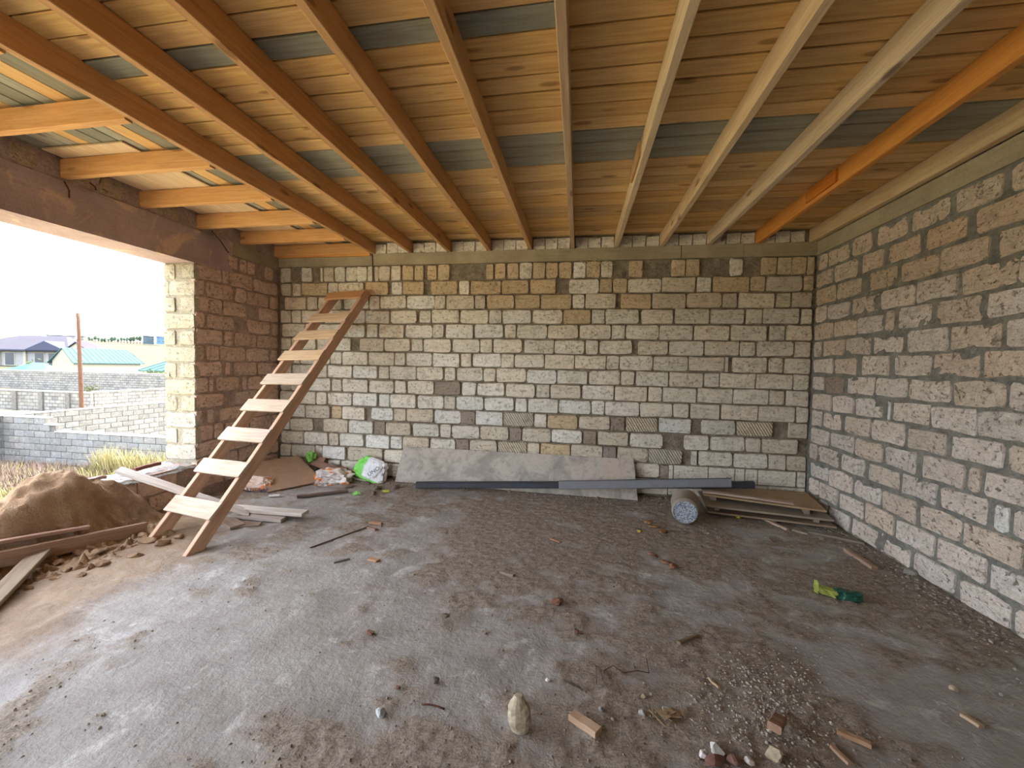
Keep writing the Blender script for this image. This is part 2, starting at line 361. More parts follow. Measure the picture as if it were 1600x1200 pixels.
# tangle of string caught in the top course
for i in range(5):
    p = ony(905 + i * 9, 404 + RNG.uniform(-3, 3), YB - .012); q = ony(925 + i * 9, 414 + RNG.uniform(-5, 6), YB - .02); m_ = (p + q) / 2 + np.array([0, -.015, -.02])
    tube('string_tangle', [p, m_, q], .004, M_STONE, lin((196, 196, 120) if i > 2 else (206, 190, 150)), wall_back, 4)

# ---- right wall
wall_right = slab('wall_right', (XR + .03, XR + .42, YF - .3, YB + .1, -.3, ZC + .1), ('x', XR + .012, -1, YF, YB + .03, -.05, ZC + .05), M_MORTR, .010, .05, 4)
RIGHT = [
"500,519 462,500 432,459 390,425 351,386 313,346 288,308",
"489,519 451,486 415,444 376,410 336,370 295,329",
"482,518 443,479 398,432 357,394 319,356 282,314",
"497,517 459,495 418,455 378,415 340,377 300,338 289,299",
"484,518 447,483 410,446 398,409 361,394 321,357 283,318",
"503,518 463,500 426,462 388,423 346,383 307,345 279,305",
"481,516 444,478 401,436 359,396 321,358 283,319",
"494,517 461,492g 418,456 380,416 340,378 302,339 284,300",
"480,515 444,477 406,442 397,401w 357,394 320,356 281,319",
"496,515 462,493 420,456 380,418 341,377 301,337 274,299",
"481,515 441,478 403,439 367,400 326,361 315,324 274,312",
"501,516 464,499 424,458 383,419 347,381 309,344 295,304w 272,293",
"479,513 440,477 402,438 364,400 326,361 286,324",
"496,514 462,494 423,459 385,421 346,383 307,344 271,305",
"477,513 442,475 404,438 367,401 328,363 290,324 268,288",
]
for k, row in enumerate(RIGHT):
    zc = 2.805 - .194 * k; cells = parse(row); lo = min(c[0] for c in cells)
    while lo > 1.2:                                # the courses go on towards the camera, out of the picture
        n_ = RNG.choice((.37, .38, .36, .17)); cells.append((lo - .02 - n_, lo - .02, '')); lo -= n_ + .02
    for (a, b, tg) in cells:
        wd = b - a; g = .024 + RNG.uniform(-.008, .012); sag = RNG.uniform(-.005, .005)
        base = {'w': lin((232, 232, 228)), 'g': GREY, '': PINK}[tg]
        if tg == '' and RNG.random() < .25: base = lin((218, 203, 188))
        if k < 3: base = tuple(np.array(base) * np.array((.95, .88, .78)))
        brick(wall_right, a + .004, min(b, YB - .012) - .004, max(.0, zc - .097 + g * .5) + sag, zc + .097 - g * .5 + sag, XR, 1, M_BLOCKR, 'rough', jitter(base), 1.6, .012)
b = MB(); b.box(XR - .006, XR + .05, YF, YB - .004, 2.905, ZJ); obj('concrete_band', b.mesh('concrete_band'), M_BAND, wall_right)

# ---- left wall: pier, sill, lintel round the wide opening
PY = 3.90; XO = -4.62; OY0 = -1.9
m = MB(); m.box(XO + .02, XL - .022, PY + .02, YB + .3, -.3, 3.0); m.box(XO + .02, XL - .022, YF - .3, OY0, -.3, 2.66)
m.box(XO + .02, XL - .015, YF - .3, YB + .3, 3.02, ZC + .1); m.box(XO + .02, XL - .02, OY0 - .1, PY + .1, -.3, SILL - .02)
wall_left = obj('wall_left', m.mesh('wall_left'), M_MORTL, kind='structure')
m = MB(); m.box(XO, XL - .002, OY0 - .3, 4.42, 2.65, 3.02); obj('lintel', m.mesh('lintel'), M_LINT, wall_left)
m = MB(); m.box(XO + .01, XL - .006, 4.42, YB + .2, 2.87, 3.02); obj('concrete_band', m.mesh('concrete_band'), M_BAND, wall_left)
PIER = ["435,449 453,464 465,477 495,510", "394,427 428,436 437,473 475,517", "391,403 405,442 446,463 464,501 504,518", "392,427 429,461 484,518", "391,403 407,443 465,503 506,518",
        "392,426 429,441 444,479 481,518", "391,403 406,422 423,461 462,501 503,518", "391,426 431,438 444,479 481,518", "391,407 408,414 419,450 455,463 465,488 490,518", "391,427 444,480 482,518",
        "391,399 406,415 423,462 464,500 502,518", "391,414 415,427 430,466 468,505 507,518", "391,428 430,468 470,506 508,518", "391,408 410,448 450,488 490,518", "391,428 430,468 470,518"]
PB = lin((226, 200, 186))
for k, row in enumerate(PIER):
    zt = 2.672 - .184 * (k - 1); zb = zt - .184
    if k == 0: zt = 2.87; zb = 2.69
    if zb < -.02: continue
    for (a, b, tg) in parse(row):
        if k == 1 and b > 4.4: pass
        g = .022 + RNG.uniform(-.006, .008); brick(wall_left, a + .004, b - .004, max(0, zb + g / 2), zt - g / 2, XL, 2, M_BLOCKR, 'rough', jitter(PB, .09), 1.3, .012)
m = MB(); m.box(XO + .012, XL - .012, PY + .014, PY + .06, SILL - .04, 2.648); obj('jamb_mortar', m.mesh('jamb_mortar'), mat_mortar('jamb_mortar', (150, 142, 124), (168, 160, 142), .01), wall_left)
# jamb stones (face towards the camera, lit by the opening)
JB = lin((182, 174, 154))
for k in range(12):
    zt = 2.65 - .184 * k - .012; zb = zt - .166
    if zb < SILL - .06: continue
    cells = [(XO + .0, XL - .004)] if k % 2 else [(XO + .0, XO + .15), (XO + .22 + RNG.uniform(-.03, .02), XL - .004)]
    for (a, b) in cells: brick(wall_left, a, b, max(zb, SILL - .03), zt, PY, 0, M_BLOCK, 'plain', jitter(JB if k < 9 else lin((186, 182, 172)), .05), 1.4, .01)
# outer corner of the pier
for k in range(12):
    zt = 2.65 - .184 * k - .012; zb = zt - .166
    if zb > SILL: brick(wall_left, PY + .003, PY + (.37 if k % 2 else .18), zb, zt, XO + .0, 1, M_BLOCK, 'plain', jitter(JB, .05), 1.4, .01)
# stones over the lintel, between the short joists
SJY = [.5, 1.03, 1.6, 2.18, 2.775, 3.385, 3.985, 4.575, 5.155]
yy = 1.0
while yy < 5.1:
    wd = RNG.choice((.15, .17, .36, .2)); 
    if all(not (yy - .045 < s < yy + wd + .045) for s in SJY) and yy + wd < 5.16:
        brick(wall_left, yy, yy + wd, 3.03, ZC - .02 + RNG.uniform(-.015, 0), XL - .01, 2, M_BLOCKR, 'rough', jitter(lin((192, 170, 146)), .08), 1.6, .02); yy += wd + .015
    else: yy += .03
# sill: uneven broken mortar bed
v = []; f = []; nx, ny = 10, 110
for i in range(ny + 1):
    for j in range(nx + 1):
        y = OY0 + (PY - OY0) * i / ny; x = XO - .02 + (XL + .012 - XO + .02) * j / nx
        h = SILL - .02 + .022 * noise.noise(Vector((x * 9, y * 7, 3))) + .02 * noise.noise(Vector((x * 25, y * 25, 5)))
        if j == nx: h -= .03
        v.append((x, y, h))
for i in range(ny):
    for j in range(nx): a = i * (nx + 1) + j; f.append((a, a + 1, a + nx + 2, a + nx + 1))
obj('sill_bed', mesh('sill_bed', v, f), mat_mortar('pale_mortar', (150, 148, 146), (196, 192, 186), .02), wall_left)
k = 0; yy = OY0
while yy < PY - .3:
    brick(wall_left, yy, yy + .38, .2, SILL - .035, XL, 2, M_BLOCKR, 'rough', jitter(PB), 1.3); brick(wall_left, yy + .1, yy + .46, .0, .185, XL, 2, M_BLOCKR, 'rough', jitter(PB), 1.3); yy += .4
# bent tie wires hanging from the lintel
for (pa, pb) in (((100, 283), (108, 309)), ((330, 360), (357, 395)), ((140, 285), (150, 297))):
    p = onx(*pa, XL + .03); q = onx(*pb, XL + .012); tube('tie_wire', [p, (p + q) / 2 + np.array([.01, .01, 0]), q], .006, M_RUST, None, wall_left, 5)
# crack and drips running down from the joist at the back wall
p0 = ony(582, 397, YB - .006); tube('tie_wire', [p0, p0 + np.array([.005, -.004, -.15]), p0 + np.array([.01, -.006, -.37])], .007, M_RUST, None, wall_back, 5)

# ---- wall behind the camera
m = MB(); m.box(-4.66, -3.8, YF - .4, YF, -.3, ZC + .1); m.box(-2.1, 3.1, YF - .4, YF, -.3, ZC + .1); m.box(-3.8, -2.1, YF - .4, YF, -.3, SILL); m.box(-3.8, -2.1, YF - .4, YF, 2.65, ZC + .1)   # unseen opening added here to throw light onto the back wall
wall_front = obj('wall_front', m.mesh('wall_front'), mat_mortar('plain_masonry', (176, 164, 144), (204, 192, 170), .01), kind='structure')

# ---- ceiling: boards on joists
m = MB(); m.box(-5.0, 3.3, YF - .5, YB + .6, ZC + .035, ZC + .2)
ceiling = obj('ceiling', m.mesh('ceiling'), mat_plain('dark_roof_felt', (46, 40, 36), .95, .1, 8, .2, 0), kind='structure')
PINE = [lin(c) for c in ((230, 190, 128), (222, 180, 114), (234, 198, 138), (216, 174, 110), (226, 184, 120), (212, 176, 120))]
GREYW = [lin(c) for c in ((160, 160, 142), (176, 174, 156), (146, 146, 130))]
e0 = 2.06 + .1475 * -28; k = 0; y0 = e0
while y0 < YB - .01:
    wd = .1475; y1 = min(y0 + wd, YB + .03); yc = (y0 + y1) / 2; gap = RNG.choice((.007, .010, .013, .018))
    if yc > YF:
        gr = (2.9 < yc < 3.4)
        segs = [(-2.83, XR - .0)]
        if 1.85 < yc < 2.05: segs = [(-2.83, -.15), (-.145, XR)]
        for si, (xa, xb) in enumerate(segs):
            g2 = gr or (1.85 < yc < 2.05 and si == 0) or RNG.random() < .03
            cc = jitter(RNG.choice(GREYW if g2 else PINE), .06)
            plank('plank', (xa, yc, ZC + .012 + RNG.uniform(-.002, .002)), (xb, yc + RNG.uniform(-.004, .004), ZC + .012), y1 - y0 - gap, .022, M_OLD if g2 else M_WOOD, cc, ceiling, segs=6, warp=.003)
    y0 += wd
# left bay: boards run along the joists' direction
x0 = XL - .02; k = 0
while x0 < -2.84:
    wd = RNG.choice((.11, .13, .145)); x1 = min(x0 + wd, -2.835)
    if x1 - x0 > .05:
        gcol = jitter(RNG.choice(GREYW), .06) if x0 > -3.25 or RNG.random() < .35 else jitter(RNG.choice(PINE), .05)
        plank('plank', ((x0 + x1) / 2, YF, ZC + .014), ((x0 + x1) / 2, YB + .03, ZC + .014), x1 - x0 - .006, .022, M_OLD if x0 > -3.25 else M_WOOD, gcol, ceiling, segs=6)
    x0 += wd
plank('plywood_sheet', (-3.83, 2.62, ZC - .008), (-3.83, 5.15, ZC - .008), .76, .012, M_LADDER, lin((232, 206, 168)), ceiling, segs=4, warp=.003)
JC = [(200, 156, 108), (206, 160, 108), (200, 154, 102), (200, 156, 106), (204, 162, 112), (190, 162, 128), (210, 188, 152), (210, 184, 146), (202, 182, 152), (212, 146, 72), (200, 176, 138)]
for i, x in enumerate(JX):
    xb = 2.60 if i == 10 else x; xa = (2.59 if i == 10 else x) + RNG.uniform(-.012, .012)
    plank('joist', (xa, YF + .05, (ZJ + ZC) / 2), (xb, YB + .04, (ZJ + ZC) / 2), .05 if i < 10 else .06, ZC - ZJ, M_WOOD, lin(JC[i]), ceiling, segs=7, warp=.004)
for i, y in enumerate(SJY):
    plank('short_joist', (XL - .12, y, (ZJ + ZC) / 2 - .018), (JX[0] - .03, y + RNG.uniform(-.01, .01), (ZJ + ZC) / 2 - .012), .05, .15, M_WOOD, jitter(lin((220, 170, 112)), .05), ceiling, segs=4, warp=.003)
plank('short_joist', (XL + .02, YB - .11 + .09, ZJ + .02), (JX[0] - .03, YB - .02, ZJ + .02), .04, .1, M_WOOD, lin((220, 156, 88)), ceiling, segs=4)
# splice cleats nailed beside two joists
for (i, y, c) in ((3, 2.55, (186, 140, 92)), (9, 3.9, (206, 128, 48)), (6, 3.3, (190, 150, 104))):
    plank('cleat', (JX[i] - .034, y - .22, ZC - .07), (JX[i] - .034, y + .22, ZC - .07), .02, .1, M_WOOD, lin(c), ceiling, segs=2)

# ---- floor: concrete slab with drifts of dirt, sand along the sill
FX0, FX1, FY0, FY1 = XL - .01, XR + .02, YF, YB + .03
nx, ny = 250, 330
gx = np.linspace(FX0, FX1, nx + 1); gy = FY0 + (FY1 - FY0) * (np.linspace(0, 1, ny + 1))
def sst(a, b, x):
    t = min(1, max(0, (x - a) / (b - a))); return t * t * (3 - 2 * t)
def blob(x, y, cx, cy, rx, ry): return math.exp(-((x - cx) / rx) ** 2 - ((y - cy) / ry) ** 2)
def dirt_at(x, y):
    n1 = noise.fractal(Vector((x * 1.1, y * 1.1, 2.2)), 1.0, 2.0, 4); n2 = noise.fractal(Vector((x * 3.4, y * 4.6, 7.7)), .8, 2.1, 5)
    base = .38 + .18 * sst(-2.4, .3, x) + .16 * sst(2.0, 4.4, y) - .30 * blob(x, y, -2.0, 2.2, .7, .8) - .38 * blob(x, y, 1.75, 2.2, .7, .35) - .3 * blob(x, y, 2.0, 1.6, .7, .5) + .30 * blob(x, y, 1.0, 2.1, .3, .35) + .32 * sst(2.25, 2.6, x) * sst(2.6, 3.1, y) - .30 * blob(x, y, -2.7, 4.0, .6, .35) + .2 * sst(4.5, 5.0, y)
    base += .22 * blob(x, y, -1.05, 1.45, .45, .22) + .2 * blob(x, y, -.75, 2.2, .25, .2)
    return min(1, max(0, sst(.24, .74, base + .34 * n1 + .46 * n2)))
def sand_at(x, y):
    n = noise.fractal(Vector((x * 2.1, y * 2.1, 12.)), 1.0, 2.0, 4)
    edge = -2.95 + .12 * (2.0 - y) if y < 2.4 else -2.98 - .45 * sst(2.4, 3.6, y)
    return sst(.42, -.30, x - edge + .22 * n) * sst(4.3, 3.6, y)
def floor_h(x, y, d=None, s=None):
    d = dirt_at(x, y) if d is None else d; s = sand_at(x, y) if s is None else s
    fine = noise.fractal(Vector((x * 22, y * 22, 1.5)), .8, 2.0, 3); rip = noise.fractal(Vector((x * 7, y * 7, 4.5)), 1., 2., 3)
    return -.006 + d * (.009 + .007 * fine) + s * (.012 + .010 * rip) + .0015 * fine + .02 * sst(-3.1, -3.9, x) * s
V = []; D = []; SD = []
for j in range(ny + 1):
    for i in range(nx + 1):
        x, y = gx[i], gy[j]; d = dirt_at(x, y); s = sand_at(x, y); D.append(d); SD.append(s); V.append((x, y, floor_h(x, y, d, s)))
idx = np.arange((nx + 1) * (ny + 1)).reshape(ny + 1, nx + 1)
F = np.stack([idx[:-1, :-1], idx[:-1, 1:], idx[1:, 1:], idx[1:, :-1]], -1).reshape(-1, 4).tolist()
fm = mesh('floor', V, F, True)
for nm, arr in (('dirt', D), ('sand', SD)):
    a = fm.attributes.new(nm, 'FLOAT', 'POINT'); a.data.foreach_set('value', arr)
t = NT('dusty_concrete_floor', .85, .25); P = t.pos()
n1 = t.noise(P, 3.5, 6, .62, .3); n2 = t.noise(P, 26, 5, .65); n3 = t.noise(P, 110, 3, .6); streak = t.noise(t.scale(P, (9, 2.5, 1)), 2.4, 5, .6, .8)
dm = t.mapr(t.math('ADD', t.attr('dirt'), t.math('MULTIPLY', t.math('SUBTRACT', n2, .5), 1.1)), .25, .75, 0, 1)
conc = t.mix(t.mapr(n1, .35, .65, 0, 1), lin((142, 136, 130)), lin((168, 164, 159))); conc = t.mix(t.mapr(t.noise(P, 4.5, 7, .72, .6), .56, .64, 0, .7), conc, lin((196, 194, 190))); conc = t.mix(t.mapr(streak, .45, .7, 0, .45), conc, lin((140, 130, 120)))
dirt = t.mix(t.mapr(n2, .38, .62, 0, 1), lin((114, 102, 90)), lin((156, 144, 130))); dirt = t.mix(t.mapr(n3, .5, .68, 0, .6), dirt, lin((174, 162, 148))); dirt = t.mix(t.mapr(n3, .46, .3, 0, .6), dirt, lin((82, 70, 58)))
sand = t.mix(t.mapr(n1, .35, .65, 0, 1), lin((124, 99, 73)), lin((152, 129, 102)))
c = t.mix(t.math('MULTIPLY', dm, .92), conc, dirt); c = t.mix(t.mapr(t.math('ADD', t.attr('sand'), t.math('MULTIPLY', t.math('SUBTRACT', n2, .5), 1.0)), .2, 1.0, 0, .92), c, sand)
t.col(c); t.bump(t.math('ADD', t.math('MULTIPLY', n2, .7), t.math('ADD', t.math('MULTIPLY', n3, .18), t.math('MULTIPLY', n1, .5))), .8, .013)
t.set(t.b.inputs['Roughness'], t.mapr(dm, 0, 1, .72, .95))
fm.materials.append(t.m)
floor = obj('floor', fm, None, kind='structure')
m = MB(); m.box(XO, XR + .4, YF - .4, YB + .4, -.35, -.02); obj('floor_slab', m.mesh('floor_slab'), M_BAND, floor)

# ================================================================== OUTSIDE
def ground_z(x, y):
    d = math.hypot(x, y); z = -1.75 + .35 * sst(20, 40, d) + 1.2 * sst(48, 90, d) + 17 * sst(80, 480, d)
    z += .12 * noise.noise(Vector((x * .25, y * .25, 0))) * sst(8, 14, d) + .9 * noise.noise(Vector((x * .02, y * .02, 4))) * sst(90, 160, d)
    return z
rs = [4.3, 5, 6, 7, 8, 9, 10, 11, 12, 13, 14, 15.5, 17, 19, 21, 24, 27, 30, 34, 39, 44, 50, 57, 65, 75, 90, 110, 135, 165, 200, 250, 310, 380, 470, 600]
NA = 120; V = []; F = []
for r_ in rs:
    for k in range(NA): a = 2 * math.pi * k / NA; x, y = r_ * math.cos(a) * 1.0, r_ * math.sin(a); V.append((x, y, ground_z(x, y) - (.0 if r_ > 5 else .0)))
for i in range(len(rs) - 1):
    for k in range(NA): a = i * NA + k; b = i * NA + (k + 1) % NA; F.append((a, b, b + NA, a + NA))
V.append((0, 0, -1.8)); 
for k in range(NA): F.append((len(V) - 1, (k + 1) % NA, k))
F = [q[::-1] for q in F]
gm = mesh('ground', V, F, True); gm.flip_normals()
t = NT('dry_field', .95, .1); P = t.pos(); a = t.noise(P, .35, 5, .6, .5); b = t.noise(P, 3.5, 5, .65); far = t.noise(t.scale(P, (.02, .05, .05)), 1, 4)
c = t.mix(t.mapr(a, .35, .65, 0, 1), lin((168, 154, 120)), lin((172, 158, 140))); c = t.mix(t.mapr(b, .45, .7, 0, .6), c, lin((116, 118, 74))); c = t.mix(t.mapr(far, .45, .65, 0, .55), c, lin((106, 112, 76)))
dist = t.N('ShaderNodeVectorMath', operation='LENGTH'); t.set(dist.inputs[0], P); c = t.mix(t.mapr(dist.outputs['Value'], 24, 75, 0, .96), c, t.mix(t.mapr(far, .4, .6, 0, 1), lin((34, 37, 22)), lin((50, 46, 32)))); t.bump(b, .6, .05); gm.materials.append(t.col(c))  # field painted darker with distance to hold down its sunlit glare
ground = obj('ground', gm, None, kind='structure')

M_FENCE = mat_block('fence_block', False, .6, .3); M_FMORT = mat_mortar('fence_mortar', (84, 82, 80), (102, 100, 96), .01)
t = NT('coursed_block_wall', .95, .1); P = t.pos(); q = t.N('ShaderNodeTexBrick'); cx = t.N('ShaderNodeCombineXYZ'); t.set(cx.inputs[0], t.math('ADD', t.sep(P, 0), t.sep(P, 1))); t.set(cx.inputs[1], t.sep(P, 2)); t.set(q.inputs[0], cx.outputs[0])
q.inputs['Scale'].default_value = 1; q.inputs['Brick Width'].default_value = .4; q.inputs['Row Height'].default_value = .2; q.inputs['Mortar Size'].default_value = .018; q.inputs['Bias'].default_value = 0.
for n_, cc in (('Color1', (112, 111, 110)), ('Color2', (90, 89, 88)), ('Mortar', (66, 65, 63))): q.inputs[n_].default_value = (*lin(cc), 1)
fc = t.mix(t.mapr(t.noise(P, 2.5, 4), .4, .65, 0, .5), q.outputs[0], lin((122, 118, 110))); fh = t.math('SUBTRACT', 1., q.outputs['Fac']); t.bump(fh, 1., .02); M_COURSED = t.col(fc)

fence_mesh = []
for i in range(4):
    me = block_mesh(900 + i, 2.0, .7); me.materials.append(M_FENCE); fence_mesh.append(me)
def fence(name, label, axis, c, u0, u1, z0, top, facing, tint, side, steps=None):
    """block garden wall with every block a part. top may be a function of u"""
    e = empty(name, ((u0 + u1) / 2, c, z0) if axis == 'x' else (c, (u0 + u1) / 2, z0), label, 'wall', None)
    inv = Matrix.Translation(-Vector(e.location))
    m = MB(); n = int(round((u1 - u0) / .4)); core = []
    tops = [top(u0 + .4 * (i + .5)) for i in range(n)]
    for i in range(n):
        a, b = u0 + .4 * i, u0 + .4 * (i + 1)
        if axis == 'x': m.box(a, b, c + .02, c + .2, z0 - .3, tops[i])
        else: m.box(c - .2, c - .02, a, b, z0 - .3, tops[i])
    o = obj('mortar_core', m.mesh('mortar_core'), M_FMORT, e); o.matrix_basis = inv
    # coping of pale mortar
    m = MB()
    for i in range(n):
        a, b = u0 + .4 * i, u0 + .4 * (i + 1)
        if axis == 'x': m.box(a, b, c - .02, c + .22, tops[i], tops[i] + .025)
        else: m.box(c - .22, c + .02, a, b, tops[i], tops[i] + .025)
    o = obj('coping', m.mesh('coping'), mat_plain('coping_mortar', (170, 166, 158), .9, .2, 6, .1, 0), e); o.matrix_basis = inv
    r = random.Random(u0 * 7 + c)
    k = 0; z = max(tops) - .2
    while z > z0 - .1:
        off = (k % 2) * .2
        for i in range(-1, n + 1):
            a = u0 + .4 * i + off; b = a + .4
            a, b = max(a, u0), min(b, u1)
            if b - a < .12 or top((a + b) / 2) < z + .15: continue
            o = bpy.data.objects.new('brick', r.choice(fence_mesh)); COL.objects.link(o); o.parent = e
            loc = Vector(((a + b) / 2, c + r.uniform(-.006, .006), z + .1)) if axis == 'x' else Vector((c + r.uniform(-.006, .006), (a + b) / 2, z + .1))
            o.location = loc - Vector(e.location); o.rotation_euler = (0, 0, 0 if axis == 'x' else math.pi / 2); o.scale = (b - a - .014, 1, .186); o.color = (*jitter(tint, .16, r), 1)
        k += 1; z -= .2
    return e
def stepped(u): return -.26 if u < -16.2 else (-.46 if u < -15.75 else -.66)
fence('block_fence', 'low pale grey block wall stepping down, dry grass at its foot', 'x', 9.85, -17.6, -8.4, -1.75, stepped, 0, lin((112, 113, 114)), -1)
fence('block_fence', 'tall grey-beige block wall standing right behind the low stepped wall', 'y', -17.6, 6.2, 16.2, -1.6, lambda u: -.25, 2, lin((96, 98, 98)), 1)
def plainwall(name, label, segs, extra=None):
    e = empty(name, (*segs[0][:2], ground_z(*segs[0][:2])), label, 'wall'); inv = Matrix.Translation(-Vector(e.location))
    for (x0, y0, x1, y1, z0, z1) in segs:
        m = MB(); L = math.hypot(x1 - x0, y1 - y0)
        if abs(x1 - x0) > abs(y1 - y0): m.box(min(x0, x1), max(x0, x1), y0, y0 + .2, z0, z1)
        else: m.box(x0 - .2, x0, min(y0, y1), max(y0, y1), z0, z1)
        o = obj('wall_run', m.mesh('wall_run'), M_COURSED, e); o.matrix_basis = inv
        m = MB()
        if abs(x1 - x0) > abs(y1 - y0): m.box(min(x0, x1), max(x0, x1), y0 - .03, y0 + .23, z1, z1 + .05)
        else: m.box(x0 - .23, x0 + .03, min(y0, y1), max(y0, y1), z1, z1 + .05)
        o = obj('coping', m.mesh('coping'), bpy.data.materials['coping_mortar'], e); o.matrix_basis = inv
        if abs(x1 - x0) > abs(y1 - y0) and L < 12:
            for k in range(3):
                xx = min(x0, x1) + 1.2 + k * 1.9; m = MB(); m.box(xx, xx + .3, y0 - .08, y0 + .22, z0, z1 - .02); o = obj('pillar', m.mesh('pillar'), M_FMORT, e); o.matrix_basis = inv
    return e
plainwall('block_fence', 'pillared block wall around the plot beside the leaning wooden pole', [(-33.6, 18.6, -27.0, 18.6, -1.9, -.34), (-27.0, 18.83, -27.0, 25.5, -1.9, -.30)])
plainwall('block_fence', 'long grey block wall in front of the cream house', [(-60, 29.0, -26, 29.0, -1.8, .40)])
# wooden pole with its wire
e = empty('utility_pole', (-20.5, 13.9, ground_z(-20.5, 13.9)), 'weathered brown wooden utility pole with a small insulator at the top', 'pole')
inv = Matrix.Translation(-Vector(e.location)); pb = Vector(ony(129, 660, 13.9)); pt = Vector(ony(121.8, 489, 13.9)); pb.z = ground_z(-20.5, 13.9) - .1
v = []; f = []
for i in range(9):
    p = pb.lerp(pt, i / 8); r_ = .085 - .025 * i / 8
    for k in range(10): a = 2 * math.pi * k / 10; v.append((p.x + r_ * math.cos(a) + RNG.uniform(-.006, .006), p.y + r_ * math.sin(a), p.z))
for i in range(8):
    for k in range(10): a = i * 10 + k; b = i * 10 + (k + 1) % 10; f.append((a, b, b + 10, a + 10))
f.append(tuple(range(80, 90)))
o = obj('shaft', mesh('shaft', v, f, True), mat_plain('pole_wood', (84, 62, 50), .9, .1, 6, .3, .5), e); o.matrix_basis = inv
ins = pt + Vector((-.17, -.05, -.14)); m = MB(); vv, ff = ico(1); m.add([(q[0] * .05 + ins.x, q[1] * .05 + ins.y, q[2] * .07 + ins.z) for q in vv], ff); m.add(boxv(ins.x, pt.x, ins.y - .02, ins.y + .02, ins.z - .02, ins.z + .02), BOXF)
o = obj('insulator', m.mesh('insulator'), mat_plain('ceramic', (120, 110, 104), .5, .4, 10, .1, 0), e); o.matrix_basis = inv
wire = [ins + Vector((-14, -3, .55)), ins + Vector((-7, -1.5, .05)), ins, ins + Vector((7, 6, -.35)), ins + Vector((14, 12, -.45))]
tag(tube('overhead_wire', wire, .02, mat_plain('wire_grey', (120, 120, 124), .6, .3, 5, .1, 0), n=4), 'thin pale overhead wire strung to the wooden pole', 'wire')

# houses
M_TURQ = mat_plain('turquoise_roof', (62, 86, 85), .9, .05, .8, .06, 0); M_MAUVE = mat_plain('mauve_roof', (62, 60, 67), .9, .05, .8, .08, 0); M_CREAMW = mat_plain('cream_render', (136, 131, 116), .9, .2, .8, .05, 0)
M_GLASS = mat_plain('dark_pane', (52, 56, 64), .2, .5, 1, .1, 0); M_BLUE = mat_plain('blue_gable', (46, 48, 66), .7, .3, 1, .1, 0); M_DKTURQ = mat_plain('teal_roof', (52, 70, 76), .6, .3, 1, .1, 0)
def house(name, label, org, rot, cat='house'): 
    e = empty(name, org, label, cat); e.rotation_euler = (0, 0, rot); return e
def hpart(e, name, v, f, mat): return obj(name, mesh(name, v, f), mat, e)
def hbox(e, name, mat, *a): return obj(name, mesh(name, boxv(*a), BOXF), mat, e)
def ribs(e, A, B, C_, D_, n, mat):   # standing seams on a roof slope A-B (eave) to D-C (ridge)
    A, B, C_, D_ = map(Vector, (A, B, C_, D_))
    for i in range(n + 1):
        s = i / n; p = A.lerp(B, s); q = D_.lerp(C_, s); m = MB(); d = Vector((.03, 0, 0)); u = Vector((0, 0, .05))
        m.add([p - d, p + d, q + d, q - d, p - d + u, p + d + u, q + d + u, q - d + u], BOXF); o = obj('roof_seam', m.mesh('roof_seam'), mat, e)
# cream house: ridge along local x
e = house('cream_house', 'cream rendered house with a pale turquoise gable roof behind the long wall', (-63.3, 44.8, -1.4), math.radians(92))
L, Wd, ze, zr = 4.0, 1.55, 2.75, 4.35
hpart(e, 'wall', [(-L, -Wd, 0), (L, -Wd, 0), (L, Wd, 0), (-L, Wd, 0), (-L, -Wd, ze), (L, -Wd, ze), (L, Wd, ze), (-L, Wd, ze), (-L, 0, zr - .1), (L, 0, zr - .1)], [(0, 1, 5, 4), (2, 3, 7, 6), (1, 2, 6, 9, 5), (3, 0, 4, 8, 7)], M_CREAMW)
o_, th = .35, .10
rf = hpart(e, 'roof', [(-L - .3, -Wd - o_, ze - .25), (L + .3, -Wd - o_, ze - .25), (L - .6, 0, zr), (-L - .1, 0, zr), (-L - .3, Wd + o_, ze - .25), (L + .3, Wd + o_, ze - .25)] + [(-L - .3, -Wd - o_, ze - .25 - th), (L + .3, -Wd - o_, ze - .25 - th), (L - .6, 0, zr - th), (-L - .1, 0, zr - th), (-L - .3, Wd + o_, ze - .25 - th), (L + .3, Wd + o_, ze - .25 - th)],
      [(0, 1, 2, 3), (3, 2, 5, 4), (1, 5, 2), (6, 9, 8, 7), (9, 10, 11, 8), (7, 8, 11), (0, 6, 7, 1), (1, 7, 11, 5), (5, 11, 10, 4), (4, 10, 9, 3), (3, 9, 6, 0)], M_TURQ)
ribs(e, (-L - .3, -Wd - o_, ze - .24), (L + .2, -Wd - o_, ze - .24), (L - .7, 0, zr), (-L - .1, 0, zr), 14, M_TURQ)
e = house('lean_to', 'small hipped turquoise and teal roof beside the cream house gable', (-59.0, 35.6, -1.4), math.radians(9), 'shed')
hbox(e, 'wall', M_CREAMW, -2.3, 2.2, -.9, .9, 0, 1.5)
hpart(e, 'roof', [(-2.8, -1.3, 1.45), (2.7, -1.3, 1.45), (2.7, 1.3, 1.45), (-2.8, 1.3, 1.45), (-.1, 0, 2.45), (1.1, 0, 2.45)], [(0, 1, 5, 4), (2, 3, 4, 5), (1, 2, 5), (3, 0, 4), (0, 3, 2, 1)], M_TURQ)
hpart(e, 'roof_face', [(.3, -1.32, 1.47), (2.72, -1.32, 1.47), (1.1, -.02, 2.49), (-.1, -.02, 2.49)], [(0, 1, 2, 3)], M_DKTURQ)
e = house('shed', 'low shed with pale turquoise roof standing next to the masonry pier', (-43.4, 40.0, -1.4), math.radians(8), 'shed')
hbox(e, 'wall', M_CREAMW, -4, 4.2, -1.6, 1.6, 0, 1.75)
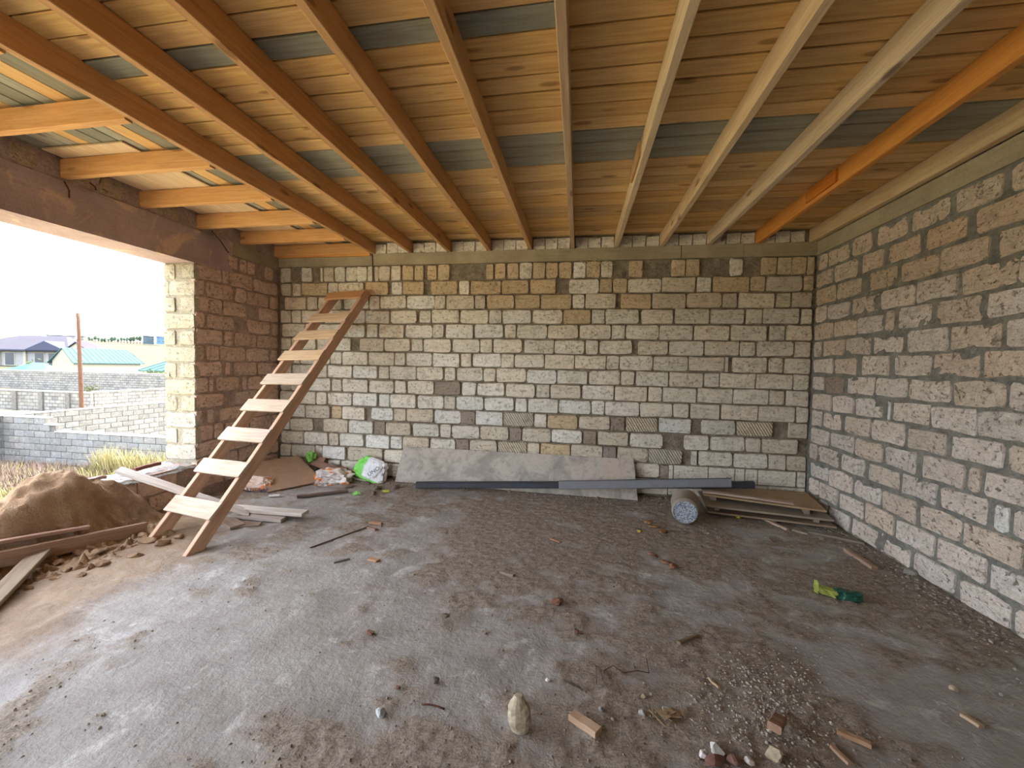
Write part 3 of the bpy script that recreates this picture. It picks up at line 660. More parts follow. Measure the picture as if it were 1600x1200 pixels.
hpart(e, 'roof', [(-4.6, -2.0, 1.85), (4.6, -2.0, 1.85), (4.6, 2.0, 1.85), (-4.6, 2.0, 1.85), (-2.6, 0, 3.05), (4.6, 0, 3.05), (-4.6, -2.0, 1.75), (4.6, -2.0, 1.75)], [(0, 1, 5, 4), (2, 3, 4, 5), (1, 2, 5), (3, 0, 4), (6, 7, 1, 0)], M_TURQ)
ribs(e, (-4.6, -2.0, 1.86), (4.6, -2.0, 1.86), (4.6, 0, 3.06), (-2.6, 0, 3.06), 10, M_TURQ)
# mauve-roofed house
e = house('mauve_roof_house', 'grey-white house with mauve hipped roof, dark blue gable and dark windows', (-96.5, 58.5, -1.2), math.radians(9))
hbox(e, 'wall', mat_plain('grey_render', (122, 122, 120), .9, .2, .8, .1, 0), -10, 8.6, -2.5, 6, 0, 4.3)
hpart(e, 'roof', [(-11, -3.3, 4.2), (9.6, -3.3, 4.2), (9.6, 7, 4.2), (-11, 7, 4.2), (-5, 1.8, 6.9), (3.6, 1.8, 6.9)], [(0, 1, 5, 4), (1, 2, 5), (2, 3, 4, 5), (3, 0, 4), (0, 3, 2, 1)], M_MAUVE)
hpart(e, 'gable', [(2.0, -3.5, 4.15), (9.2, -3.5, 4.15), (5.6, -3.5, 5.75), (5.6, -.2, 5.75), (2.0, -3.2, 4.15), (9.2, -3.2, 4.15)], [(0, 1, 2), (0, 2, 3, 4), (2, 1, 5, 3)], M_BLUE)
hbox(e, 'fascia', M_BLUE, -11, 9.6, -3.36, -3.28, 4.0, 4.22)
for xx in (-8.4, -5.6, -1.6, 3.6, 6.0):
    wdw = hbox(e, 'window', M_CREAMW, xx - .9, xx + .9, -2.56, -2.48, 1.4, 3.8); obj('pane', mesh('pane', boxv(xx - .75, xx + .75, -2.6, -2.55, 1.55, 3.65), BOXF), M_GLASS, wdw)
for xx in (-10, -3.4, 1.2, 8.4): hbox(e, 'pilaster', M_CREAMW, xx - .25, xx + .25, -2.75, -2.5, 0, 4.2)
hbox(e, 'plinth', M_FMORT, -10.5, 9, -4.4, -2.5, 0, .9)
e = house('white_gable_house', 'small white gabled house behind the cream one', (-77.0, 52.4, -.6), math.radians(9))
hpart(e, 'wall', [(-1.5, -1, 0), (1.5, -1, 0), (1.5, 1, 0), (-1.5, 1, 0), (-1.5, -1, 3.7), (1.5, -1, 3.7), (1.5, 1, 3.7), (-1.5, 1, 3.7), (0, -1, 4.7), (0, 1, 4.7)], [(0, 1, 5, 8, 4), (1, 2, 6, 5), (2, 3, 7, 9, 6), (3, 0, 4, 7)], M_CREAMW)
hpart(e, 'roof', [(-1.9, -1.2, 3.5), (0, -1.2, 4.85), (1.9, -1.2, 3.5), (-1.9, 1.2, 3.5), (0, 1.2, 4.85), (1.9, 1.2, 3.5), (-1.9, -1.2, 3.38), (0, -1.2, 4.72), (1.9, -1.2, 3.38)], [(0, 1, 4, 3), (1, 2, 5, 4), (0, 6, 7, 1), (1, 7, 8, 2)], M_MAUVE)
# far buildings and the tree line on the rise
def far(px, py, D): 
    p = CPOS + ray(px, py) * D; return p
for (px, wpx, py0, py1, mat, lab) in ((232, 13, 535, 526, M_DKTURQ, 'teal-blue distant building at the end of the tree line'), (252, 12, 535, 527, mat_plain('blue_render', (70, 100, 134), .8, .3, 1, .1, 0), 'light blue distant building next to the teal one'), (96, 30, 533, 525, mat_plain('hazy_block', (120, 122, 128), .9, .2, 1, .1, 0), 'hazy grey apartment block far on the horizon'), (129, 9, 532, 526, M_CREAMW, 'small white distant block beside the wooden pole top')):
    D_ = 240; p = far(px, py0, D_); s = D_ / FPX; e = house('distant_building', lab, (p[0], p[1], p[2] - 1), math.radians(50), 'building'); wv = wpx * s / 2; h = (py0 - py1) * s + 1
    hbox(e, 'wall', mat, -wv, wv, -1.2, 1.2, 0, h); hbox(e, 'roof_slab', M_MAUVE, -wv - .2, wv + .2, -1.4, 1.4, h, h + .4)
    for k in range(int(wpx / 5)):
        for r_ in range(2): x_ = -wv + (k + .5) * 2 * wv / int(wpx / 5); hbox(e, 'window', M_GLASS, x_ - .45, x_ + .45, -1.26, -1.18, 1.2 + r_ * (h - 1) / 2, 1.9 + r_ * (h - 1) / 2)
M_LEAF = mat_plain('far_foliage', None, .9, .1, .5, .3, 0)
r2 = random.Random(3)
spots = [(x, 534 + r2.uniform(-1, 1), r2.uniform(5.5, 8)) for x in range(134, 222, 5)] + [(x, 534, r2.uniform(4, 7)) for x in range(6, 74, 7)]
for i, (px, py, hp) in enumerate(spots):
    D_ = 250 + r2.uniform(-8, 8); p = far(px, py, D_); s = D_ / FPX; h = hp * s; e = empty('distant_tree', (p[0], p[1], p[2]), 'dark green tree in the row along the far horizon', 'tree', 'trees of the far horizon row')
    obj('trunk', mesh('trunk', boxv(-.15, .15, -.15, .15, -1.5, h * .4), BOXF), M_RUST, e); o = obj('crown', rock_mesh('crown', (h * .8, h * .5, h), i + 1, 2, .5, 1.6), M_LEAF, e, jitter(lin((62, 76, 60)), .12, r2)); o.location = (0, 0, h * .6)
for i, (px, py, D_, sz, cc) in enumerate(((240, 583, 36, .7, (81, 99, 52)), (258, 583, 38, .5, (86, 104, 57)), (223, 584, 37, .4, (93, 105, 55)), (50, 570, 60, 1.6, (93, 106, 74)), (140, 606, 28, .5, (74, 79, 52)))):
    p = far(px, py, D_); e = empty('shrub', (p[0], p[1], p[2] - sz * .5), ('leafy green shrub peeping over the long wall by the low shed', 'leafy green shrub peeping over the long wall by the low shed', 'leafy green shrub peeping over the long wall by the low shed', 'pale green shrub in front of the mauve-roofed house', 'small dark shrub at the foot of the long wall')[i], 'shrub')
    if i < 3: e['group'] = 'shrubs over the long wall'
    m = MB(); rr = random.Random(i)
    for k in range(140):
        d = Vector((rr.gauss(0, .5), rr.gauss(0, .4), rr.gauss(.2, .3))) * sz; a = rr.uniform(0, 6.3); u = Vector((math.cos(a), math.sin(a), rr.uniform(-.5, .9))) * .16 * sz; n_ = u.cross(Vector((rr.uniform(-1, 1), rr.uniform(-1, 1), .4))).normalized() * .07 * sz
        m.add([d - u, d + n_, d + u, d - n_], [(0, 1, 2, 3)])
    obj('foliage', m.mesh('foliage'), M_LEAF, e, lin(cc)); obj('stem', mesh('stem', boxv(-.04, .04, -.04, .04, -sz * 1.2, .2), BOXF), M_RUST, e)
# dry grass and scrub between the house and the low wall
def grass(name, label, n, region, hgt, cols, seed):
    r = random.Random(seed); m = MB()
    for k in range(n):
        x, y = region(r); z = ground_z(x, y) - .02; h = hgt * r.uniform(.4, 1.2)
        for q in range(5):
            a = r.uniform(0, 6.3); ln = r.uniform(.1, .55) * h; dx, dy = math.cos(a) * ln, math.sin(a) * ln; wv = .006 + .006 * r.random(); bx, by = x + r.uniform(-.1, .1), y + r.uniform(-.1, .1); nx_, ny_ = -math.sin(a) * wv, math.cos(a) * wv
            m.add([(bx - nx_, by - ny_, z), (bx + nx_, by + ny_, z), (bx + dx * .5 + nx_ * .7, by + dy * .5 + ny_ * .7, z + h * .65), (bx + dx * .5 - nx_ * .7, by + dy * .5 - ny_ * .7, z + h * .65), (bx + dx, by + dy, z + h)], [(0, 1, 2, 3), (3, 2, 4)])
    o = obj(name, m.mesh(name), mat_plain(name + '_blades', cols, .9, .1, .9, .2, 0), None, kind='stuff'); tag(o, label, 'grass')
grass('dry_grass', 'yellow-green dry grass on the ground outside the opening', 4200, lambda r: (r.uniform(-17, -6.5), r.uniform(3.6, 9.3)), .30, (136, 132, 82), 1)
grass('brown_scrub', 'purplish brown dry scrub outside near the grey block walls', 3200, lambda r: (max(-17, min(-11, r.gauss(-14.8, 1.3))), min(9.3, r.gauss(7.9, .8))), .32, (110, 94, 84), 2)
grass('tall_straw', 'tall straw stalks growing against the low block wall', 420, lambda r: (r.uniform(-13.5, -9), 9.52 + r.uniform(-.2, .05)), .75, (150, 140, 98), 3)

# ================================================================== THINGS IN THE ROOM
def fz(x, y): return floor_h(float(x), float(y))
# ---- ladder
L0, R0, L1, R1 = (Vector(p) for p in ((-3.60, 2.85, -.005), (-3.075, 2.73, .0), (-3.31, YB - .10, 2.53), (-2.86, YB - .10, 2.55)))
lad = empty('wooden_ladder', ((L0 + R0) / 2), 'homemade wooden ladder with nine flat board rungs leaning on the back wall', 'ladder')
ax = ((L1 + R1) / 2 - (L0 + R0) / 2).normalized(); sd = (R0 - L0).normalized(); nrm = sd.cross(ax).normalized()
if nrm.z < 0: nrm = -nrm
for (p, q) in ((L0, L1), (R0, R1)):
    off = -nrm * .055
    plank('rail', p + off, q + off + (q - p).normalized() * .02, .048, .11, M_LADDER, lin((206, 172, 148)), lad, up=nrm, segs=8, warp=.004)
for i, s in enumerate((3.37, 2.92, 2.60, 2.25, 1.88, 1.51, 1.14, .77, .375)):
    t_ = s / 3.4725; pl = L0.lerp(L1, t_) - sd * .045; pr = R0.lerp(R1, t_) + sd * .045
    n2 = (nrm + ax * .0 + Vector((0, -.05, .10))).normalized()
    plank('rung', pl + nrm * .014, pr + nrm * .014, .155, .022, M_LADDER, jitter(lin((204, 160, 118) if i == 0 else (206, 180, 148) if i < 4 else (196, 180, 162)), .03), lad, up=n2, segs=3, warp=.0015)

# ---- sand pile against the sill
z_seed = 6.
def sand_h(x, y):
    n = noise.fractal(Vector((x * 3.2, y * 3.2, 31.)), 1., 2., 4); f_ = noise.fractal(Vector((x * 14, y * 14, 8.)), .8, 2., 4)
    prof = sst(1.5, 2.72, y) * sst(3.46, 3.12, y + .10 * n); crest = .60 - .22 * sst(2.75, 3.2, y)
    xx = x + .03 * n
    fr = sst(-3.86, -4.14, xx); bk = sst(-4.66, -4.35, x)
    dent = .10 * blob(x, y, -4.02, 2.95, .16, .16) + .07 * blob(x, y, -3.9, 2.55, .16, .2)
    return prof * fr * (.25 + .75 * bk) * (crest + .10 * n - dent) + .018 * f_ * min(1, prof * fr * 4) + (.036 + .08 * max(0, f_ + .1)) * sst(-4.02, -3.88, x) * sst(-3.32, -3.72, x + .12 * n) * sst(3.35, 3.0, y) * sst(1.6, 2.1, y) - .02
v = []; f = []; nx_, ny_ = 90, 150
for j in range(ny_ + 1):
    for i in range(nx_ + 1): x = -4.62 + 1.32 * i / nx_; y = 1.25 + 2.35 * j / ny_; v.append((x, y, sand_h(x, y)))
for j in range(ny_):
    for i in range(nx_):
        a = j * (nx_ + 1) + i; q = (a, a + 1, a + nx_ + 2, a + nx_ + 1)
        if all(v[k][0] > XL or v[k][2] > SILL - .01 for k in q): f.append(q)          # nothing inside the masonry
t = NT('damp_sand', .97, .1); P = t.pos(); a1 = t.noise(P, 5, 5, .6); b1 = t.noise(P, 70, 4, .7); c = t.mix(t.mapr(a1, .35, .65, 0, 1), lin((134, 107, 84)), lin((168, 142, 114))); c = t.mix(t.mapr(b1, .45, .7, 0, .4), c, lin((112, 84, 60))); t.bump(t.math('ADD', a1, b1), .9, .012)
M_SAND = t.col(c)
pile = obj('sand_pile', mesh('sand_pile', v, f, True), M_SAND); tag(pile, 'heap of brown building sand piled against the low sill of the opening', 'sand pile')
r = random.Random(5)
for i in range(22):
    x, y = r.uniform(-3.85, -3.4), r.uniform(2.1, 3.1); d = r.uniform(.04, .12)
    o = obj('sand_clod', rock_mesh('sand_clod', (d * 1.2, d, d * .7), i + 40, 2, .4), M_SAND); o.location = (x, y, max(sand_h(x, y), fz(x, y)) + d * .08); tag(o, 'clod of brown sand fallen at the foot of the sand heap', 'sand clod', 'clods below the sand heap')

# ---- planks about the sand pile
def lay(name, label, cat, a, b, wd, th, color, mat=M_OLD, up=(0, 0, 1), group=None, segs=5, warp=.003):
    g_ = sum(color) / 3; color = tuple(c * .68 + g_ * .32 for c in color)          # greyed to offset the orange cast of bounced light
    o = plank(name, a, b, wd, th, mat, lin(color), up=up, segs=segs, warp=warp); return tag(o, label, cat, group)
lay('timber', 'long brown timber standing on edge across the foot of the sand heap', 'timber', (-4.08, 1.60, .215), (-3.78, 3.0, .058), .045, .115, (168, 128, 100), M_LADDER)
lay('plank', 'narrow brown plank lying on the sand behind the edge-on timber', 'plank', (-4.10, 1.75, .32), (-3.90, 2.66, .20), .05, .025, (176, 134, 112), M_LADDER)
lay('plank', 'grey-brown plank propping the timber up, one end on the floor', 'plank', (-3.94, 2.40, .125), (-3.30, 1.62, .018), .11, .03, (150, 128, 100))
lay('batten', 'pale batten lying under the edge-on timber beside the sand', 'batten', (-4.12, 1.9, .16), (-3.90, 2.42, .12), .03, .02, (232, 226, 220), M_LADDER)
lay('plank', 'white-washed plank sloping from the sill down to the floor behind the ladder', 'plank', tuple(onz(184, 734, .575)), (-3.24, 3.56, .045), .16, .024, (236, 230, 222), M_LADDER, segs=6)
lay('batten', 'reddish brown batten lying on the sill near the pier', 'batten', tuple(onz(209, 734, .47)), tuple(onz(249, 724, .47)), .035, .035, (150, 84, 64), M_LADDER)
lay('batten', 'short red-brown batten with pale top lying on the sill behind the sand heap', 'batten', tuple(onz(131, 752, .50)), tuple(onz(162, 745, .47)), .05, .03, (176, 140, 128), M_LADDER)
lay('plank', 'pale sawn plank on top of a second one, beside the ladder foot', 'plank', (-3.52, 3.60, .065), (-2.66, 3.625, .062), .12, .035, (214, 206, 196), M_LADDER)
lay('plank', 'grey-brown plank lying underneath the pale plank', 'plank', (-3.40, 3.53, .025), (-2.83, 3.545, .022), .11, .035, (186, 172, 160), M_LADDER)
lay('offcut', 'broad brown board offcut at the end of the white-washed plank', 'offcut', (-3.42, 3.46, .012), (-3.12, 3.30, .02), .13, .022, (168, 138, 116), M_LADDER)
lay('offcut', 'small flat brown offcut in the dirt beside the ladder foot', 'offcut', (-3.16, 3.34, .01), (-2.98, 3.42, .012), .08, .018, (160, 132, 110), M_LADDER)

# ---- chipboard sheet and bags in the corner
def sheet(name, q, th, mat, color, label, cat):
    q = [Vector(p) for p in q]; n = (q[1] - q[0]).cross(q[3] - q[0]).normalized(); n = n if n.z > 0 else -n; c = sum(q, Vector()) / 4; N_ = 6; v = []; f = []
    for s in (0, 1):
        for j in range(N_ + 1):
            for i in range(N_ + 1):
                u, w_ = i / N_, j / N_; p = q[0].lerp(q[1], u).lerp(q[3].lerp(q[2], u), w_); v.append(p - c + n * (th * s + .004 * noise.noise(p * 2)))
    K = (N_ + 1) ** 2
    for j in range(N_):
        for i in range(N_): a = j * (N_ + 1) + i; f.append((a, a + N_ + 1, a + N_ + 2, a + 1)); f.append((a + K, a + 1 + K, a + N_ + 2 + K, a + N_ + 1 + K))
    ring = [i for i in range(N_ + 1)] + [N_ + (N_ + 1) * j for j in range(1, N_ + 1)] + [(N_ + 1) * N_ + i for i in range(N_ - 1, -1, -1)] + [(N_ + 1) * j for j in range(N_ - 1, 0, -1)]
    for k in range(len(ring)): a, b = ring[k], ring[(k + 1) % len(ring)]; f.append((a, b, b + K, a + K))
    o = obj(name, mesh(name, v, f), mat, None, lin(color)); o.location = c; return tag(o, label, cat)
M_PLY = mat_plain('dusty_chipboard', None, .9, .15, 9, .18, .3)
sheet('chipboard_sheet', [(-3.62, 4.26, .012), (-3.28, 4.82, .012), (-3.84, 5.08, .26), (-4.15, 4.50, .26)], .016, M_PLY, (176, 146, 122), 'dusty tan chipboard sheet lying tilted in the corner by the pier', 'board')
def on_sheet(px, py, z): return onz(px, py, z)
a = onz(430, 743, .10); b = onz(455, 739, .11)
lay('offcut', 'short red-brown wood offcut resting on the tilted chipboard sheet', 'offcut', (a[0], a[1], .118), (b[0], b[1], .140), .05, .03, (156, 106, 84), M_LADDER)
def bag_mesh(name, dims, seed, crump=.16, sq=.55):
    v, f = ico(4); out = []
    for p in v:
        q = Vector([math.copysign(abs(c) ** sq, c) for c in p]); off = Vector((seed, seed * 2.3, -seed)); n = noise.fractal(Vector(p) * 1.7 + off, 1., 2., 4) * crump + abs(noise.noise(Vector(p) * 3.3 + off)) * crump * .8
        q = q * (.82 + n); out.append((q.x * dims[0] / 2, q.y * dims[1] / 2, q.z * dims[2] / 2))
    return mesh(name, out, f, False)
def mat_bag(name, main, accent, kind):
    t = NT(name, .45, .4); G = t.gen(); n = t.noise(G, 2.2, 2); x, z = t.sep(G, 0), t.sep(G, 2)
    if kind == 'green': k = t.math('MAXIMUM', t.mapr(t.math('ADD', x, t.math('MULTIPLY', n, .22)), .46, .40, 0, 1), t.mapr(t.math('ADD', z, t.math('MULTIPLY', n, .2)), .30, .24, 0, 1))
    else: k = t.mapr(n, .52, .56, 0, 1)
    c = t.mix(k, lin(main), lin(accent)); c = t.mix(t.mapr(t.noise(t.pos(), 22, 4), .5, .75, 0, .5), c, lin((150, 132, 112))); t.bump(t.noise(G, 9, 4), .6, .02); return t.col(c)
def text_part(body, size, mat, parent, mw):
    cu = bpy.data.curves.new('lettering', 'FONT'); cu.body = body; cu.size = size; cu.extrude = .001; cu.align_x = 'CENTER'
    o = bpy.data.objects.new('lettering', cu); COL.objects.link(o); dg = bpy.context.evaluated_depsgraph_get(); me = bpy.data.meshes.new_from_object(o.evaluated_get(dg)); bpy.data.objects.remove(o)
    me.materials.clear(); q = obj('lettering', me, mat, parent); q.matrix_basis = parent_world(parent).inverted() @ mw; return q
M_INK = mat_plain('dark_print', (70, 70, 84), .7, .2, 30, .2, 0)
bg_ = empty('green_bag', (-2.70, 5.02, 0), 'crumpled green and white plastic cement bag slumped against the back wall', 'bag')
o = obj('sack', bag_mesh('sack', (.50, .17, .36), 3.3, .20, .62), mat_bag('green_white_plastic', (224, 224, 226), (112, 206, 72), 'green'), bg_); o.location = (0, 0, .155); o.rotation_euler = (-.35, .30, -.1)
text_part('UNO', .075, M_INK, bg_, Matrix.Translation((-2.60, 4.905, .15)) @ Matrix.Rotation(math.radians(65), 4, 'X') @ Matrix.Rotation(math.radians(38), 4, 'Z'))
ob = empty('orange_bag', (-3.12, 4.84, 0), 'crumpled orange and white plastic bag at the edge of the chipboard sheet', 'bag')
o = obj('sack', bag_mesh('sack', (.44, .26, .22), 6.1, .42, .8), mat_bag('orange_white_plastic', (226, 218, 212), (226, 132, 62), 'orange'), ob); o.location = (0, 0, .085); o.rotation_euler = (.1, .15, .4)
o = obj('torn_flap', bag_mesh('torn_flap', (.2, .12, .07), 8.7, .35, .8), bpy.data.materials['orange_white_plastic'], ob); o.location = (-.09, -.13, .03); o.rotation_euler = (0, .1, .7)
o2 = empty('orange_bag', (-3.86, 4.38, 0), 'orange and white printed bag tucked under the chipboard sheet beside the pier', 'bag')
o = obj('sack', bag_mesh('sack', (.42, .30, .22), 2.2, .14, .6), mat_bag('orange_printed_plastic', (222, 196, 180), (224, 128, 64), 'orange'), o2); o.location = (0, 0, .07); o.rotation_euler = (-.3, .12, .3)
text_part('АТОВЫЙ', .06, M_INK, o2, Matrix.Translation((-3.75, 4.235, .02)) @ Matrix.Rotation(math.radians(13), 4, 'Z') @ Matrix.Rotation(math.radians(72), 4, 'X'))
o = obj('green_scrap', bag_mesh('green_scrap', (.13, .10, .14), 4.4, .4, .9), mat_plain('green_film', (128, 196, 84), .4, .4, 25, .4, .3)); o.location = (-3.64, 5.08, .27); tag(o, 'crumpled green plastic scrap between the chipboard sheet and the back wall', 'plastic scrap')
lay('board', 'brown board leaning behind the orange and white bag', 'board', tuple(ony(487, 722, 5.10)), tuple(ony(552, 742, 5.02)), .09, .025, (160, 112, 92), M_LADDER, up=(0, -.8, .6))
lay('offcut', 'stubby brown wood offcut propped against the back wall near the bags', 'offcut', tuple(ony(518, 732, 5.12)), tuple(ony(541, 736, 5.08)), .10, .03, (164, 116, 94), M_LADDER, up=(0, -.8, .6))
lay('offcut', 'red-brown wood offcut leaning on the wall next to the green scrap', 'offcut', tuple(ony(489, 716, 5.14)), tuple(ony(508, 720, 5.13)), .08, .03, (166, 118, 96), M_LADDER, up=(0, -.8, .6))
o = obj('stone', rock_mesh('stone', (.18, .12, .16), 77, 2, .2), M_STONE, None, lin((140, 132, 122))); o.location = (ony(521, 726, 5.1)[0], 5.10, .20 - .08); tag(o, 'grey rubble stone set against the back wall behind the brown board', 'stone')
a, b = onz(541, 746, .02), onz(597, 754, .02); lay('batten', 'pale thin batten lying in front of the green and white bag', 'batten', tuple(a), tuple(b), .03, .02, (206, 198, 176), M_LADDER)
a, b = onz(464, 776, .02), onz(544, 767, .02); lay('batten', 'dark brown batten lying on the floor below the chipboard sheet', 'batten', tuple(a), tuple(b), .045, .03, (118, 92, 82), M_LADDER)
a, b = onz(420, 775, .015), onz(437, 774, .015); lay('offcut', 'tiny pale offcut at the lower corner of the chipboard sheet', 'offcut', tuple(a), tuple(b), .04, .02, (222, 216, 208), M_LADDER)

# ---- long cement-stained shuttering board against the back wall
t = NT('cement_stained_board', .9, .15); P = t.pos(); n = t.noise(P, 3.2, 6, .62, .8); n2 = t.noise(P, 16, 4, .6); st = t.noise(t.scale(P, (26, 1, 1.2)), 1, 3)
c = t.mix(t.mapr(n, .42, .56, 0, 1), lin((154, 147, 138)), lin((184, 175, 164))); c = t.mix(t.mapr(n2, .5, .7, 0, .5), c, lin((126, 118, 110)))
c = t.mix(t.math('MULTIPLY', t.mapr(st, .5, .62, 0, .6), t.mapr(t.sep(P, 0), -.1, .25, 0, 1)), c, lin((196, 166, 150))); t.bump(t.math('ADD', n, n2), .3, .004); M_CEMB = t.col(c)
sheet('shuttering_board', [(-2.385, 5.075, .004), (.735, 4.99, .004), (.69, 5.155, .46), (-2.30, 5.155, .465)], .02, M_CEMB, (180, 170, 160), 'long cement-stained grey shuttering board leaning low against the back wall', 'board')
M_DARK = mat_plain('dark_coated_steel', (62, 64, 72), .5, .4, 12, .15, .05); M_GREYST = mat_plain('grey_coated_steel', (132, 132, 138), .5, .4, 12, .12, .05)
def channel(name, a, b, hgt, dep_, th, mat, label):
    mw, L = frame(a, b); m = MB(); m.box(-L/2, L/2, -dep_/2, -dep_/2 + th, -hgt/2, hgt/2); m.box(-L/2, L/2, -dep_/2, dep_/2, hgt/2 - th, hgt/2); m.box(-L/2, L/2, -dep_/2, dep_/2, -hgt/2, -hgt/2 + th)
    o = obj(name, m.mesh(name), mat); o.matrix_world = mw; return tag(o, label, 'profile')
channel('metal_profile', (-2.0, 4.86, .045), (1.99, 4.94, .288), .072, .06, .008, M_DARK, 'long dark metal channel lying in front of the stained board')
channel('metal_profile', (-.20, 4.815, .176), (1.72, 4.865, .318), .098, .03, .006, M_GREYST, 'lighter grey metal channel resting on the bucket in front of the dark one')

# ---- bucket on its side, boards stacked by the right wall
def cyl(name, prof, n=32, smooth=True):   # lathe along local -Y ... +Y: prof = [(y, r)]
    v = []; f = []
    for (y, r_) in prof:
        for k in range(n): a = 2 * math.pi * k / n; v.append((r_ * math.cos(a), y, r_ * math.sin(a)))
    for i in range(len(prof) - 1):
        for k in range(n): a = i * n + k; b = i * n + (k + 1) % n; f.append((a, b, b + n, a + n))
    return mesh(name, v, f, smooth)
bk = empty('bucket', (1.13, 4.42, 0), 'dusty grey bucket lying on its side, crusty blue-grey base facing out', 'bucket'); bk.rotation_euler = (0, 0, math.radians(-14))
o = obj('shell', cyl('shell', [(-.15, .112), (-.145, .122), (-.10, .126), (-.095, .130), (-.085, .128), (.10, .137), (.15, .140), (.155, .146), (.165, .140), (.155, .132), (-.12, .118)]), mat_plain('dusty_metal', (150, 140, 128), .7, .3, 14, .2, .2), bk); o.location = (0, 0, .142); o.rotation_euler = (math.radians(2), 0, 0)
t = NT('crusted_base', .8, .3); P = t.pos(); n = t.voro(P, 60); n2 = t.noise(P, 70, 3); c = t.mix(t.mapr(n2, .42, .58, 0, 1), lin((96, 104, 116)), lin((172, 176, 182))); t.bump(n, .8, .01); M_CRUST = t.col(c)
v = [(0, -.136, 0)]; f = []
for k in range(32): a = 2 * math.pi * k / 32; v.append((.114 * math.cos(a), -.146, .114 * math.sin(a)))
for k in range(32): f.append((0, 1 + k, 1 + (k + 1) % 32))
o = obj('base', mesh('base', v, f), M_CRUST, bk, label='crusty blue-grey base'); o.location = (0, 0, .142); o.rotation_euler = (math.radians(2), 0, 0)
BC = (164, 146, 122)
sheet('plywood_board', [(1.42, 4.62, .035), (2.56, 4.44, .03), (2.62, 5.08, .035), (1.46, 5.12, .04)], .018, M_PLY, (150, 130, 108), 'brown plywood board at the bottom of the stack by the right wall', 'board')
sheet('plywood_board', [(1.38, 4.60, .105), (2.55, 4.47, .085), (2.62, 5.02, .10), (1.44, 5.10, .115)], .02, M_PLY, (156, 142, 124), 'greyish plywood board in the middle of the stack by the right wall', 'board')
sheet('plywood_board', [(1.40, 4.74, .185), (2.50, 4.50, .165), (2.61, 5.10, .18), (1.47, 5.13, .19)], .018, M_PLY, (166, 140, 108), 'tan plywood board on top of the stack by the right wall', 'board')
for (x, y, z, h, lab) in ((1.55, 4.86, .053, .045, 'lower spacer'), (2.4, 4.8, .049, .037, 'lower spacer')):
    pass
lay('batten', 'short spacer batten between the bottom and middle plywood boards', 'batten', (1.52, 4.66, .080), (1.56, 5.08, .085), .05, .048, BC); lay('batten', 'spacer batten between the middle and bottom plywood boards near the right wall', 'batten', (2.42, 4.52, .066), (2.50, 5.02, .070), .05, .034, BC)
lay('batten', 'spacer batten under the top plywood board next to the bucket', 'batten', (1.52, 4.78, .153), (1.56, 5.06, .158), .05, .058, BC); lay('batten', 'spacer batten under the top plywood board near the right wall', 'batten', (2.36, 4.58, .138), (2.46, 5.0, .145), .05, .056, BC)
lay('plank', 'narrow pinkish plank lying along the front of the top plywood board', 'plank', (1.41, 4.80, .218), (2.24, 4.60, .206), .075, .022, (192, 160, 138), M_LADDER)
def stick(pa, pb, wd, th, color, label, cat='stick', z=.0, mat=M_LADDER):
    a, b = onz(*pa), onz(*pb); za, zb = fz(a[0], a[1]) + th / 2 + z, fz(b[0], b[1]) + th / 2 + z
    return lay(cat.replace(' ', '_'), label, cat, (a[0], a[1], za), (b[0], b[1], zb), wd, th, color, mat, segs=3)
stick((1178, 806), (1231, 829), .035, .022, (202, 172, 146), 'pale pinkish stick lying in front of the plywood stack')
stick((1197, 812), (1211, 818), .035, .02, (196, 168, 148), 'stubby pinkish wood chip beside the pale stick by the plywood stack', 'wood chip')
stick((1238, 829), (1262, 835), .03, .018, (160, 146, 128), 'short weathered stick in line with the long grey one')
stick((1264, 832), (1350, 851), .045, .022, (142, 132, 118), 'long weathered grey stick reaching the foot of the right wall')
stick((1323, 861), (1366, 891), .05, .03, (178, 140, 112), 'pinkish brown batten piece lying close to the right wall')
stick((1202, 842), (1210, 850), .02, .012, (150, 112, 88), 'small brown splinter on the bare floor before the bucket', 'wood chip')
stick((485, 856), (577, 823), .014, .010, (108, 78, 62), 'thin dark rod lying on the bare floor beside the ladder', 'rod', mat=M_OLD)
stick((578, 818), (596, 820), .035, .02, (190, 132, 96), 'small orange-brown wood chip at the end of the thin rod', 'wood chip')
stick((575, 825), (588, 829), .03, .02, (150, 108, 88), 'dark reddish wood crumb next to the thin rod end', 'wood chip')
stick((577, 874), (591, 877), .045, .015, (206, 150, 108), 'orange square wood chip lying alone on pale concrete', 'wood chip')
stick((522, 879), (546, 873), .02, .012, (110, 100, 88), 'little grey twig near the orange square chip', 'twig', mat=M_OLD)
stick((893, 1124), (935, 1152), .048, .03, (212, 172, 134), 'fresh sawn pine block offcut on the floor by the standing stone', 'offcut')
stick((1310, 1145), (1361, 1170), .030, .02, (176, 128, 88), 'brown pine splinter at the edge of the gravel patch', 'splinter')
stick((1501, 1116), (1534, 1137), .028, .016, (196, 160, 122), 'pale splinter lying on bare grey concrete', 'splinter')
stick((1060, 1008), (1090, 994), .022, .016, (146, 116, 80), 'brown twig on the dirty middle of the floor', 'twig')
stick((1108, 1062), (1124, 1078), .012, .01, (196, 164, 124), 'thin straw-coloured splinter beside the gravel patch', 'splinter')
stick((880, 1064), (911, 1078), .008, .008, (84, 72, 62), 'dark nail-like rod lying before the looped wire', 'rod', mat=M_OLD)
stick((1298, 1168), (1330, 1196), .025, .015, (184, 142, 108), 'split pine sliver among the gravel', 'splinter')
stick((860, 843), (875, 848), .02, .012, (184, 120, 84), 'small reddish curl of bark mid-floor', 'wood chip')
stick((783, 896), (803, 902), .025, .02, (150, 130, 110), 'mortar-coloured stub of wood on the middle of the floor', 'wood chip')
